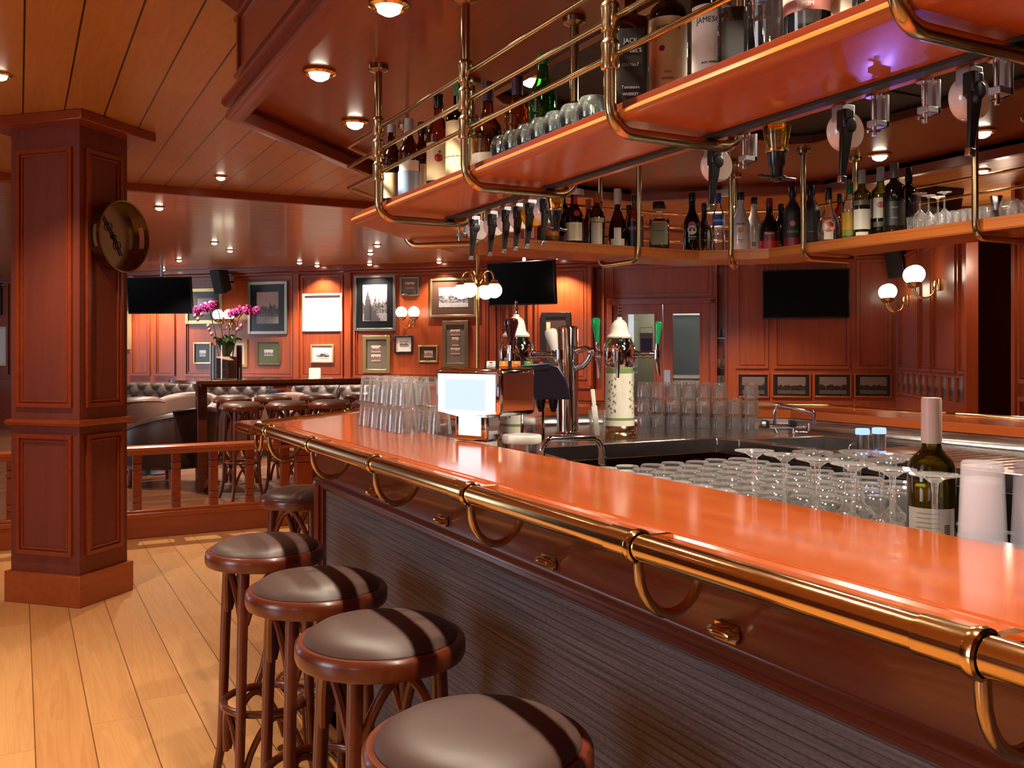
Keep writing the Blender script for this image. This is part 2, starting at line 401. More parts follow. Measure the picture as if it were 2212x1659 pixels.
struct('trim_2', MB().box(uL, -.10, 2.55, uR, 0, 2.625).box(uL, -.05, 2.51, uR, 0, 2.55), M['trim'], bev=.008, **BW)
sl = MB()
for p0, p1, dd in ((-260, 300, .20), (300, 637, .12), (637, 765, .26), (765, 1280, .12)):
    sl.box(WB.u(p0), -dd, .915, WB.u(p1), 0, .945); sl.box(WB.u(p0), -dd + .03, .17, WB.u(p1), 0, .915)
struct('trim_3', sl, M['trim'], **BW)
for nm, a, b in (('trim_4', nL0, nL1), ('trim_5', nR0, nR1)):
    struct(nm, MB().box(a - .03, -.03, .17, a, 0, 2.52).box(b, -.03, .17, b + .03, 0, 2.52), M['trim'], **BW)
# double doors with glazed leaves under a panelled head
d = T('door_1', 'pair of mahogany doors with narrow glass panes behind the bar', 'door', **dict(loc=BW['loc'], rz=BW['rz'])); del d['category']; d['kind'] = 'structure'
fr = MB().box(dL, -.04, .17, dL + .07, .1, 2.06).box(dR - .07, -.04, .17, dR, .1, 2.06).box(dL, -.04, 2.0, dR, .1, 2.08)
obj('door_frame', fr, M['trim'], d, bev=.006)
mid = WB.u(1431)
for (a, b, g0, g1) in ((dL + .07, mid - .004, WB.u(1355), WB.u(1413)), (mid + .004, dR - .07, WB.u(1453), WB.u(1511))):
    lf = MB().box(a, .02, .17, g0, .07, 2.0).box(g1, .02, .17, b, .07, 2.0).box(g0, .02, 1.88, g1, .07, 2.0).box(g0, .02, .17, g1, .07, .5)
    lf.frame(g0 - .02, .48, g1 + .02, 1.90, .02, .005, .02)
    l = obj('door_leaf', lf, M['wall'], d)
    obj('glass_pane', MB().box(g0, .04, .5, g1, .046, 1.88), M['pane'], l)
obj('push_plate', MB().box(WB.u(1434), .008, .95, WB.u(1448), .022, 1.16), M['grey_metal'], d)
# the bright room seen through the panes
cw = MB().box(dL - 1.2, 2.6, 0, dR + 1.4, 2.7, 2.6).box(dL - 1.3, .3, 0, dL - 1.2, 2.7, 2.6).box(dR + 1.3, .3, 0, dR + 1.4, 2.7, 2.6)
struct('wall_corridor', cw, M['grey_wall'], **BW)
struct('ceiling_corridor', MB().box(dL - 1.3, .21, 2.3, dR + 1.4, 2.7, 2.4), M['pale_wall'], **BW)
cb = T('corridor_partition', 'pale green partition seen through the left door pane', 'partition', WB.loc(mid - .35, 1.2, 0), WB.a)
obj('board', MB().box(-.5, -.03, 0, .18, .03, 2.15), M['pale_wall'], cb); obj('edge_strip', MB().box(.18, -.035, 0, .2, .035, 2.0), M['white_mat'], cb)
pn = T('hanging_notice', 'blue printed notice hanging behind the left door pane', 'sign', WB.loc(WB.u(1392), .16, WB.z(1392, 764)), WB.a)
obj('notice_sheet', MB().box(-.085, 0, 0, .085, .006, .27), M['ltblue'], pn); obj('printing', MB().box(-.07, -.003, .03, .07, -.0005, .2), M['blue'], pn)
obj('hanger', MB().tube([(-.085, 0, .27), (-.08, 0, .34), (.08, 0, .34), (.085, 0, .27)], .004, 6), M['silver'], pn)
bx = T('corridor_counter', 'pale box counter low behind the right door pane', 'counter', WB.loc(WB.u(1478), 1.9, .0), WB.a)
obj('counter_body', MB().box(-.5, -.25, 0, .45, .3, 1.01), M['white_mat'], bx); obj('counter_top', MB().box(-.53, -.28, 1.01, .48, .33, 1.05), M['white'], bx)
st = T('corridor_light', 'white strip light seen through the right door pane', 'light', WB.loc(WB.u(1484), 2.5, 1.98), WB.a)
obj('diffuser', MB().box(-.7, -.02, 0, .7, .03, .1), M['strip'], st); obj('housing', MB().box(-.72, .03, -.02, .72, .05, .12), M['white'], st)
# right wall
RW = dict(loc=(WR.P[0], WR.P[1], 0), rz=WR.a); rE = WR.u(2100)
r = MB().box(-.2, 0, 0, rE, .05, 2.75)
for p0, p1 in ((1944, 1986), (1988, 2013), (2017, 2066), (2072, 2091)): panel(r, WR.u(p0), WR.u(p1), 1.19, 2.5, .025, .02)
r.box(rE - .06, -.05, 0, rE, 0, 2.6)
struct('wall_right', r, M['wall'], **RW)
struct('trim_6', MB().box(0, -.10, 2.55, rE, 0, 2.66), M['trim'], bev=.008, **RW)
# the dark passage past the end of the right wall
WP = Wall(WR.loc(rE + .0, 1.1)[:2], WR.a)
struct('wall_passage', MB().box(-1.2, 0, 0, 5.0, .15, 2.75), M['canopy'], loc=(WP.P[0], WP.P[1], 0), rz=WP.a)
WQ = Wall(WR.loc(WR.u(2196), .0)[:2], WR.a)
q = MB().box(0, 0, 0, 4.0, .15, 2.75).box(-.03, -.03, 0, .05, .02, 2.7); panel(q, .10, 1.2, 1.15, 2.5); panel(q, .10, 1.2, .25, 1.05)
struct('wall_right_near', q, M['wall'], loc=(WQ.P[0], WQ.P[1], 0), rz=WQ.a)
lp = T('low_partition', 'low panelled mahogany partition in the dark passage at right', 'partition', WR.loc(WR.u(2147), .45, 0), WR.a)
zt = zat(706, dep(*WR.loc(WR.u(2147), .45)[:2]))
obj('board', MB().box(-.34, 0, 0, .42, .05, zt - .03), M['wall'], lp)
pp = MB(); panel(pp, -.16, .36, .9, zt - .13, .03, .02); panel(pp, -.32, -.19, .9, zt - .15, .02, .02); obj('panel_moulding', pp, M['trim'], lp)
obj('cap', MB().box(-.34, -.02, zt - .03, .44, .07, zt), M['trim'], lp, bev=.005)
# window wall on the street side (left of the picture) and the wall behind
wl = MB(); ww = [(-3.2, -1.4), (1.0, 3.2), (9.0, 17.0)]
ys = [-4] + [v for a in ww for v in a] + [19]
for i in range(0, len(ys), 2): wl.box(-5.15, ys[i], 0, -5, ys[i + 1], 2.8)
for a, b in ww: wl.box(-5.15, a, 0, -5, b, .7); wl.box(-5.15, a, 2.35, -5, b, 2.8)
struct('wall_left', wl, M['wall'])
for i, (a, b) in enumerate(ww):
    fm = MB()
    for y_ in (a, (a + b) / 2 - .03, b - .06): fm.box(-5.1, y_, .7, -5.02, y_ + .06, 2.35)
    fm.box(-5.1, a, .7, -5.02, b, .76).box(-5.1, a, 2.29, -5.02, b, 2.35)
    wo = struct('window_%d' % (i + 1), fm, M['trim'])
    obj('window_pane', MB().box(-5.07, a, .7, -5.064, b, 2.35), M['pane'], wo)
struct('wall_rear', MB().box(-5, -4.15, 0, 11, -4, 2.8), M['wall'])
struct('wall_side', MB().box(11, -4.15, 0, 11.15, 19, 2.8), M['wall'])

# ================================================================ PANELLED PILLAR
pil = T('pillar', 'square mahogany panelled pillar standing alone on the light floor at left', 'pillar', (.258, 5.83, 0), pi / 4)
def sqr(hx, hy): return [(-hx, -hy), (hx, -hy), (hx, hy), (-hx, hy)]
hx, hy = .187, .232
obj('shaft', MB().prism(sqr(hx, hy), .15, 2.62), M['pillar'], pil)
obj('plinth', MB().prism(sqr(.212, .257), 0, .17), M['rail_wood'], pil, bev=.004)
obj('chair_rail', MB().sweep([(0, .975), (0, 1.015), (-.02, 1.01), (-.026, .995), (-.02, .98)], sqr(hx, hy), True), M['trim'], pil)
cp = MB().prism(sqr(.30, .345), 2.615, 2.67)
obj('capital', cp, M['trim'], pil, bev=.006)
for z0, z1 in ((.27, .93), (1.08, 2.50)):
    for (cx_, cy_, half, a) in ((0, -hy, hx, 0), (hx, 0, hy, pi / 2), (0, hy, hx, pi), (-hx, 0, hy, -pi / 2)):
        m = MB(); h = half - .045
        m.frame(-h, z0, h, z1, .022, -.014, .002); m.frame(-h + .03, z0 + .03, h - .03, z1 - .03, .010, -.008, .002)
        obj('panel_moulding', m, M['trim'], pil, (cx_, cy_, 0), a)
# round brass tray clock on the right face
ck = T('wall_clock', 'large round brass tray clock on the pillar with black hands', 'clock', (.258 + .7071 * (.045 + hy + .018), .83 + 5 + .7071 * (.045 - hy - .018), 2.035), pi / 4)
RX = Matrix.Rotation(pi / 2, 4, 'X')
def slot(i, k): return i == 2 and (k % 24) in (22, 23, 0, 1, 2) or (i == 2 and (k % 48) in (22, 23, 24, 25, 26))
rim = MB().lathe([(.185, .0), (.187, .02), (.188, .032), (.192, .062), (.194, .086), (.200, .090), (.204, .086), (.198, .06), (.192, .02), (.19, 0)], 48, RX, skip=lambda i, k: (i in (2, 6) and False) or (i in (2, 7) and k in (46, 47, 0, 1, 2, 22, 23, 24, 25, 26)))
obj('tray_rim', rim, M['brass_dark'], ck)
obj('dial', MB().lathe([(0, .006), (.1865, .006), (.1865, .0), (0, 0)], 48, RX), M['brass_dark'], ck)
hd = MB()
for ang, ln in ((radians(128), .15), (radians(-58), .12)):
    Mr = Matrix.Rotation(-ang, 4, 'Y')
    hd.box(-.03, -.016, -.004, ln, -.012, .004, Mr)
    hd.tube([(ln * .45 + .022 * cos(t * pi / 5), -.014, .022 * sin(t * pi / 5)) for t in range(10)], .003, 6, True, Mr)
obj('hands', hd, M['black'], ck)
obj('hub', MB().lathe([(0, .022), (.012, .02), (.014, .006)], 16, RX), M['black'], ck)
# ================================================================ CANOPY OVER THE BAR
def rev(p): return p[::-1]
CAN = [(.652, -3.2), (.652, 3.36), (1.472, 4.18), (2.95, 4.18), (3.68, 3.45), (3.68, -3.2)]   # outer corner line of the canopy
zs = 2.26
can = T('bar_canopy', 'dark mahogany ceiling canopy with moulded fascia hanging over the bar', 'canopy')
obj('fascia', MB().sweep([(-.03, 2.24), (-.03, 2.675), (-.05, 2.675), (-.05, 2.24)], CAN), M['canopy'], can)
def prof(pts): return pts
low = [(-.05, 2.20), (-.005, 2.20), (.006, 2.206), (.008, 2.222), (.002, 2.236), (-.006, 2.242), (.012, 2.25), (.022, 2.262), (.020, 2.276), (.006, 2.286), (-.012, 2.292), (-.016, 2.318), (-.03, 2.325), (-.05, 2.325)]
obj('lower_moulding', MB().sweep(low, CAN), M['canopy'], can)
obj('crown_moulding', MB().sweep([(-.05, 2.59), (-.02, 2.59), (-.01, 2.60), (.03, 2.63), (.035, 2.674), (-.05, 2.674)], CAN), M['canopy'], can)
pm = MB(); pathf = offset(CAN, -.03)
pm.sweep([(0, 2.345), (.012, 2.35), (.012, 2.362), (0, 2.37)], pathf); pm.sweep([(0, 2.545), (.012, 2.55), (.012, 2.562), (0, 2.57)], pathf)
for (x, y) in ((.682, 3.30), (.682, 1.9), (.682, .5)): pm.box(x - .012, y - .012, 2.35, x + .004, y + .012, 2.56)
obj('panel_moulding', pm, M['canopy'], can)
inn = [(1.39, -3.2), (1.39, 2.80), (1.47, 2.88), (2.84, 2.88), (2.92, 2.80), (2.92, -3.2)]
o_ = offset(CAN, -.045)
sof = MB(); n = len(o_)
for z in (zs, zs + .03): sof.v += [(x, y, z) for x, y in o_] + [(x, y, z) for x, y in inn]
for i in range(n - 1):
    sof.f += [(i, i + 1, n + i + 1, n + i), (2 * n + i, 3 * n + i, 3 * n + i + 1, 2 * n + i + 1), (n + i, n + i + 1, 3 * n + i + 1, 3 * n + i)]
obj('soffit', sof, M['canopy'], can)
obj('inner_edge', MB().sweep([(-.03, 2.245), (.0, 2.245), (.0, 2.27), (-.03, 2.27)], inn), M['darkwood'], can)
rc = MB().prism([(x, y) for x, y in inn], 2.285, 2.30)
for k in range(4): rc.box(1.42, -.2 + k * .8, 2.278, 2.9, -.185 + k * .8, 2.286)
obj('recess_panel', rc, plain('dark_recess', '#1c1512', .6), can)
# ================================================================ RECESSED DOWNLIGHTS
def mk_light(kind, loc, energy, color=(1, .85, .66), size=.02, spot=110, blend=.6, aim=None):
    L = bpy.data.lights.new(kind.lower() + '_lamp', kind); L.energy = energy; L.color = color
    if kind != 'AREA': L.shadow_soft_size = size
    if kind == 'SPOT': L.spot_size = radians(spot); L.spot_blend = blend
    o = bpy.data.objects.new(kind.lower() + '_lamp', L); C.objects.link(o); o.location = loc
    if aim: o.rotation_euler = (Vector(aim) - Vector(loc)).to_track_quat('-Z', 'Y').to_euler()
    return o
dl0 = None
def downlight(x, y, z, label, group, power, r=.045, spot=115):
    global dl0
    if dl0 is None:
        dl0 = t = T('downlight', label, 'light', (x, y, z - .0008), 0, group)
        obj('trim_ring', MB().lathe([(.050, 0), (.052, -.006), (.042, -.012), (.034, -.006), (.034, 0)], 24), M['brass'], t)
        obj('bulb', MB().lathe([(.033, -.004), (.028, -.020), (.014, -.028), (0, -.029)], 20), M['spot'], t)
    else: t = dup(dl0, (x, y, z - .0008), 0, label, group)
    mk_light('SPOT', (x, y, z - .04), power * (.5 if 'above the white picture' in label else .7 if 'spire' in label or 'arched' in label else 1), spot=spot, size=.018)
    return t
CL = [('downlight at the top edge of the near canopy soffit', at_z(840, 8, zs)), ('downlight in the soffit left of the first brass hanging post', at_z(690, 154, zs)), ('downlight in the soffit corner nearest the angled shelf end', at_z(767, 262, zs))]
for lb, (x, y) in CL: downlight(x, y, zs, lb, 'canopy downlights', 49)
for i in range(4): downlight(.825, 1.57 - i * .635, zs, 'canopy downlight over the near bar beyond the picture edge', 'canopy downlights', 49)
for x, y in ((2.15, 1.6), (2.35, 1.15), (2.15, .85), (1.95, 1.92), (2.3, 2.4)): downlight(x, y, 2.285, 'unseen downlight added in the dark canopy recess for fill light', 'added recess downlights', 38, spot=165)  # unseen lamps added to brighten the inside of the bar
x, y = at_z(1148, 168, 2.285); downlight(x, y, 2.285, 'downlight in the dark recess behind the hanging glasses shelf', 'canopy downlights', 20)
for lb, (px, py) in (('downlight in the far canopy at the right edge', (2122, 282)), ('downlight in the far canopy beside the second thin brass post', (1900, 333)), ('downlight in the far canopy above the clear and white bottles', (1550, 379)), ):
    x, y = at_z(px, py, zs); downlight(x, y, zs, lb, 'canopy downlights', 30)
for lb, (px, py), p in (('ceiling downlight cut by the left picture edge above the pillar', (0, 160), 110), ('ceiling downlight near the beam right of the pillar', (477, 381), 110)):
    x, y = at_z(px, py, 2.67); downlight(x, y, 2.67, lb, 'ceiling downlights', p)
for x, y in ((4.6, 5.2), (6.0, 4.2), (6.8, 5.6), (4.6, 2.2), (6.0, 2.0), (-.5, 3.2), (-1.3, 4.2), (-1.3, 1.2), (-.6, -1.4), (-2.6, 2.4)): downlight(x, y, 2.67, 'added ceiling downlight outside the picture for fill light', 'added ceiling downlights outside the view', 120 if x < 3 else 45, spot=80 if x < 3 else 115)  # unseen lamps added to light the far walls and the floor
for lb, (px, py) in (('bright lounge downlight beside the clock', (344, 447)), ('lounge downlight left of two, over the orchid', (463, 523)), ('lounge downlight right of two, over the orchid', (497, 540)), ('lounge downlight above the left television', (387, 561)), ('lounge downlight over the tall white picture', (647, 566)), ('added lounge fill downlight glimpsed behind the far shelf bottles', (1142, 521)), ('added lounge fill downlight hidden behind the brown cream liqueur bottle', (1498, 516)), ('lounge downlight left of the brass lamp, farther of the pair', (800, 546)), ('lounge downlight left of the brass lamp, nearer of the pair', (815, 529))):
    x, y = at_z(px, py, 2.62); downlight(x, y, 2.62, lb, 'lounge downlights', 100 if 'hidden' in lb or 'glimpsed' in lb else 260)  # the glimpsed and hidden lamps are added as fill behind the far shelf
for lb, px, v in (('small downlight at the wall above the left television pole', 330, -.5), ('small downlight in the cornice above the plain red panel', 380, -.3), ('small downlight in the cornice above the white picture', 700, -.20), ('small cornice downlight above the tall church spire photograph', 812, -.20), ('small cornice downlight above the arched hall picture', 960, -.20), ('small downlight in the cornice above the black framed picture by the doors', 1215, -.28)):
    x, y, _ = WB.loc(WB.u(px), v); downlight(x, y, 2.62, lb, 'lounge wall downlights', 170)
for px, v, lb in ((1612, -1.3, 'downlight glimpsed between the white and red bottles on the far shelf'), (1272, -1.4, 'downlight glimpsed beside the orange capped bottle')):
    x, y, _ = WB.loc(WB.u(px), v); downlight(x, y, 2.62, lb, 'lounge downlights', 200)
# ================================================================ HANGING BRASS AND CHERRY SHELF
SH = [(.99, -.9), (.99, 3.0), (1.68, 3.69), (2.925, 3.69), (3.31, 3.305), (3.31, -.9)]
SHI = offset(SH, -.28); zb, ztp = 1.812, 1.85
shelf = T('hanging_bar_shelf', 'cherry wood shelf ring hung on brass tubes above the bar', 'shelf')
bd = MB(); n = len(SH)
edge = [(0, ztp), (-.002, 1.838), (-.014, 1.83), (-.012, zb + .006), (-.02, zb)]
rings = [[(x, y, z) for x, y in offset(SH, o)] for o, z in ((-.010, ztp), (-.008, ztp - .002), (-.008, 1.8345), (-.001, 1.834), (.004, 1.830), (.0055, 1.824), (.003, 1.818), (-.004, 1.8135), (-.014, zb))] + [ [(x, y, zb) for x, y in offset(SHI, .004)], [(x, y, 1.818) for x, y in SHI], [(x, y, ztp - .005) for x, y in SHI], [(x, y, ztp) for x, y in offset(SHI, .006)]]
for rg in rings: bd.v += rg
R_ = len(rings)
for a in range(R_):
    b = (a + 1) % R_
    bd.f += [(a * n + i, a * n + i + 1, b * n + i + 1, b * n + i) for i in range(n - 1)]
bd.f += [tuple(a * n for a in range(R_)), tuple(a * n + n - 1 for a in range(R_))]
obj('shelf_board', bd, M['shelf'], shelf, ang=25)
obj('edge_band', MB().sweep([(-.009, 1.8348), (-.006, 1.8348), (-.006, 1.848), (-.009, 1.848)], SH), M['bar'], shelf)  # darker wood puts the edge face's dark reflection into the colour
lip = MB().sweep([(.0, ztp - .002), (.0, ztp + .006), (-.012, ztp + .006), (-.012, ztp - .002)], SHI)
obj('inner_lip', MB().sweep([(.0, ztp - .004), (.0, ztp + .008), (.014, ztp + .008), (.014, ztp - .004)], SHI), M['shelf'], shelf)
RZ = (1.934, 2.004, 2.072)
RAILP = offset(SH, .012)
for z in RZ: obj('guard_rail', MB().tube([(x, y, z) for x, y in RAILP], .0062, 10), M['brass'], shelf)
def hanger(x, y, nx, ny, collars=True):
    """front tube, run under the shelf, rear tube; (nx, ny) points out of the ring"""
    X0, Y0 = x + nx * .018, y + ny * .018; X1, Y1 = x - nx * .298, y - ny * .298; zu = 1.792; r = .012
    def P(t, z): return (X0 + (X1 - X0) * t, Y0 + (Y1 - Y0) * t, z)
    pts = [P(0, zs - .001), P(0, 1.86)]; R = .05; L = .316
    for i in range(7):
        a = i / 6 * pi / 2; pts.append(P((R - R * cos(a)) / L, zu + R - R * sin(a)))
    for i in range(7):
        a = i / 6 * pi / 2; pts.append(P(1 - (R - R * sin(a)) / L, zu + R - R * cos(a)))
    pts += [P(1, 1.86), P(1, zs - .001)]
    p = obj('hanger_tube', MB().tube(pts, r, 14), M['brass_old'], shelf)
    for t in (0, 1):
        a = P(t, 0); obj('ceiling_flange', MB().lathe([(.0125, zs - .022), (.019, zs - .020), (.03, zs - .014), (.031, zs - .001)], 20, Matrix.Translation((a[0], a[1], 0))), M['brass_dark'], p)
    if collars:
        c_ = MB()
        for z in RZ: c_.lathe([(.0125, z - .028), (.0175, z - .026), (.0185, z - .018), (.0172, z - .013), (.0172, z + .013), (.0185, z + .018), (.0175, z + .024), (.0125, z + .030)], 16, Matrix.Translation((X0, Y0, 0)))
        obj('rail_collar', c_, M['brass_old'], p)
for y in (2.696, 2.07, 1.436, .80, .165): hanger(.99, y, -1, 0)
q_ = .7071
hanger(1.335, 3.345, -q_, q_)
hanger(2.45, 3.69, 0, 1)
hanger(3.11, 3.505, q_, q_)
for y in (2.96, 2.14, 1.32): hanger(3.31, y, 1, 0)

# ================================================================ THE BAR
OUT = [(.79, -1.0), (.79, 3.43), (1.51, 4.15), (2.59, 4.15), (3.47, 3.27), (3.47, -1.0)]
bar = T('bar_counter', 'octagonal island bar with polished cherry top and grey grasscloth front', 'bar')
INN = offset(OUT, -.38); zc = 1.12
tp = MB(); n = len(OUT)
rings = [[(x, y, z) for x, y in offset(OUT, o)] for o, z in ((-.38, zc), (-.055, zc), (-.051, zc - .004), (-.047, zc - .001), (-.034, zc + .001), (-.028, zc - .003), (-.024, zc - .001), (-.008, zc), (0, zc - .008), (0, zc - .03), (-.01, zc - .038), (-.38, zc - .038))]
for rg in rings: tp.v += rg
R_ = len(rings)
for a in range(R_):
    b = (a + 1) % R_; tp.f += [(a * n + i, a * n + i + 1, b * n + i + 1, b * n + i) for i in range(n - 1)]
obj('counter_top', tp, M['counter'], bar, ang=20)
BODY = offset(OUT, -.19)
bo = MB().sweep([(0, .06), (0, 1.085), (-.05, 1.085), (-.05, .06)], BODY)
obj('front_carcass', bo, M['bar'], bar)
ap = MB().sweep([(.0, 1.082), (.06, 1.082), (.055, 1.065), (.03, 1.055), (.018, 1.04), (.022, 1.03), (.012, 1.015), (.01, .93), (.012, .922), (.018, .917), (.020, .910), (.014, .904), (.017, .897), (.012, .888), (.004, .884), (0, .882)], BODY)
obj('apron', ap, M['bar'], bar)
obj('grasscloth_panel', MB().sweep([(.003, .17), (.003, .884), (-.01, .884), (-.01, .17)], BODY), M['weave'], bar)
obj('plinth', MB().sweep([(.0, 0), (.0, .13), (.01, .14), (.022, .145), (.03, .16), (.014, .175), (-.04, .175), (-.04, 0)], BODY), M['bar'], bar)
ps = MB()
for (x, y, a) in ((.98, 3.35, pi / 2), (.98, -.2, pi / 2)): ps.box(-.012, -.05, .14, .01, 0, .9, Matrix.Translation((x, y, 0)))
obj('corner_stile', MB().box(.958, 3.295, .15, .985, 3.352, .9).box(.966, 3.262, .15, .985, 3.298, .9), M['bar'], bar)
inr = MB().sweep([(.0, .98), (.0, zc - .036), (.02, zc - .036), (.02, .98)], INN)
obj('inner_apron', inr, M['bar'], bar)
# brass hand rail on brackets
RA = offset(OUT, .045); zr = 1.116
ra = [(.745, -1.0), (.745, 3.19)]
hr = obj('hand_rail', MB().tube([(.745, -1.0, zr), (.745, .5, zr), (.745, 2.0, zr), (.745, 3.30, zr)], .0188, 24).lathe([(0, .012), (.010, .010), (.0178, .002), (.0188, -.01)], 20, Matrix.Translation((.745, 3.305, zr)) @ Matrix.Rotation(-pi / 2, 4, 'X')), M['brass'], bar)
BY = [3.15, 2.63, 2.095, 1.57, 1.04, .53, .0, -.53]
for y in BY:
    s_ = MB().lathe([(.0189, -.004), (.0207, -.002), (.0207, .052), (.0189, .054)], 24, Matrix.Translation((.745, y, zr)) @ Matrix.Rotation(-pi / 2, 4, 'X'))
    s_.lathe([(.0207, -.014), (.0238, -.012), (.0248, -.007), (.0238, -.002), (.0207, 0)], 24, Matrix.Translation((.745, y, zr)) @ Matrix.Rotation(-pi / 2, 4, 'X'))
    s_.box(.745, y - .014, zr + .006, .80, y - .002, zr + .014)
    br = obj('rail_bracket', s_, M['brass'], bar)
    pts = [(.745, y - .008, zr - .019)] + [(.745 + .055 - .055 * cos(t * pi / 12), y - .008, zr - .03 - .068 * sin(t * pi / 12)) for t in range(13)]
    pts += [(.855, y - .008, zr - .02)]
    h_ = MB().tube(pts, .0075, 12); h_.lathe([(.0078, -.012), (.0098, -.01), (.0098, .006), (.0078, .008)], 12, Matrix.Translation((.855, y - .008, zr - .034)))
    obj('bag_hoop', h_, M['brass_old'], br)
# thin brass strip round the angled and far edges of the top
e2 = offset(OUT, .012)[1:]
obj('edge_rail', MB().tube([(x, y, 1.118) for x, y in e2], .0115, 12), M['brass'], bar)
cl = MB()
for (x0, y0), (x1, y1), k in ((e2[0], e2[1], 5), (e2[2], e2[3], 4), (e2[3], e2[4], 8)):
    for i in range(k):
        t = (i + .3) / k; a = atan2(y1 - y0, x1 - x0)
        cl.lathe([(.0115, -.02), (.0145, -.018), (.0145, .018), (.0115, .02)], 14, Matrix.Translation((x0 + (x1 - x0) * t, y0 + (y1 - y0) * t, 1.118)) @ Matrix.Rotation(a, 4, 'Z') @ Matrix.Rotation(pi / 2, 4, 'Y'))
obj('edge_rail_collar', cl, M['brass'], bar)
for y in (2.72, 2.19, 1.65, 1.106, .56):
    k_ = MB().box(.961, y - .024, .935, .968, y + .024, .962); k_.tube([(.965, y - .022, .948), (.95, y - .02, .95), (.945, y, .952), (.95, y + .02, .95), (.965, y + .022, .948)], .008, 10)
    obj('brass_catch', k_, M['brass'], bar)
# foot rail with posts
fz = .17; fx = .835
fo = offset(OUT, -.045); c0_ = Vector((*fo[1], fz)); fp = [(fx, -1.0, fz)] + [tuple((c0_ + Vector((0, -.07, 0))).lerp(c0_, f) .lerp(c0_.lerp(c0_ + Vector((.05, .05, 0)), f), f)) for f in (0, .25, .5, .75, 1)] + [(*fo[2], fz)]
ft = obj('foot_rail', MB().tube(fp, .022, 18), M['brass'], bar)
for y in (3.2, 2.64, 2.12, 1.59, .75):
    b_ = MB().tube([(fx, y, fz - .01), (fx, y, .01)], .013, 12); b_.lathe([(.05, 0), (.048, .01), (.022, .02), (.014, .04)], 20, Matrix.Translation((fx, y, 0)))
    b_.tube([(fx, y, fz), (.955, y, fz)], .012, 10)
    obj('foot_rail_post', b_, M['brass'], ft)
# rounded counter leaf beyond the angled side
lf = T('counter_leaf', 'narrow rounded counter leaf edged in brass at the bar corner', 'counter')
tipc = (.812, 3.672); poly = [(.762, 3.462), (.757, 3.60)] + [(tipc[0] + .056 * cos(radians(190 - 14 * k)), tipc[1] + .075 * sin(radians(190 - 14 * k))) for k in range(9)] + [(1.0, 3.815), (1.138, 3.836)]
obj('leaf_top', MB().prism(poly, 1.075, 1.112), M['counter'], lf)
obj('leaf_rail', MB().tube([(x, y, 1.094) for x, y in poly], .0185, 16), M['brass'], lf)
obj('leaf_bracket', MB().tube([(.80, 3.54 + .05 * cos(t * pi / 10), 1.07 - .055 * sin(t * pi / 10)) for t in range(11)], .007, 10), M['brass_old'], lf)
obj('leaf_bearer', MB().box(.90, 3.60, 1.02, .98, 3.72, 1.075), M['bar'], lf)
# stainless work top inside the ring
wk = T('steel_worktop', 'stainless steel worktop with sink running inside the bar', 'worktop')
wz = 1.04
i_ = offset(OUT, -.40)
W1 = [(1.20, 2.15), (1.45, 2.15), (1.55, 2.55), (1.60, 2.90), (2.47, 2.89), (2.47, 1.0), (i_[5][0], 1.0), (i_[4][0], i_[4][1]), (i_[3][0], i_[3][1]), (i_[2][0], i_[2][1]), (i_[1][0], i_[1][1]), (1.20, 2.9)]
def hole_top(poly, z0, z1): return MB().prism(poly, z0, z1)
sk = [(2.53, 2.06), (2.53, 2.74), (2.9, 2.74), (2.9, 2.06)]
tp = MB()
tp.prism([(1.20, 2.15), (1.45, 2.15), (1.55, 2.55), (1.60, 2.90), (2.47, 2.89), (2.47, 2.76), (i_[4][0], 2.76), (i_[4][0], i_[4][1]), (i_[3][0], i_[3][1]), (i_[2][0], i_[2][1]), (i_[1][0], i_[1][1]), (1.20, 2.9)], .98, wz)
tp.prism([(2.47, 1.0), (i_[4][0], 1.0), (i_[4][0], 2.30), (2.47, 2.30)], .98, wz)
tp.prism([(2.47, 2.30), (2.52, 2.30), (2.52, 2.76), (2.47, 2.76)], .98, wz); tp.prism([(2.92, 2.30), (i_[4][0], 2.30), (i_[4][0], 2.76), (2.92, 2.76)], .98, wz)
obj('worktop', tp, M['steel'], wk, bev=.004)
obj('sink_basin', MB().box(2.52, 2.30, .86, 2.92, 2.76, .87).box(2.515, 2.30, .86, 2.525, 2.76, 1.036).box(2.915, 2.30, .86, 2.925, 2.76, 1.036).box(2.52, 2.295, .86, 2.92, 2.305, 1.036).box(2.52, 2.755, .86, 2.92, 2.765, 1.036), M['steel'], wk)
obj('splashback', MB().sweep([(0, wz), (0, 1.082), (-.006, 1.082), (-.01, wz + .01), (-.02, wz)], i_[1:]), M['steel'], wk)
obj('drainer_ribs', [m for m in [MB()] if [m.box(2.56, 1.15 + k * .05, wz, 2.88, 1.162 + k * .05, wz + .003) for k in range(20)]][0], M['steel'], wk)
obj('under_cabinet', MB().box(2.62, 1.0, 0, i_[4][0] - .02, 2.28, .98), M['black_soft'], wk)
obj('under_cabinet', MB().prism([(1.22, 2.2), (1.44, 2.2), (1.54, 2.58), (1.58, 3.0), (2.4, 3.0), (2.4, 3.6), (1.6, 3.6), (1.22, 3.2)], 0, .98), M['black_soft'], wk)
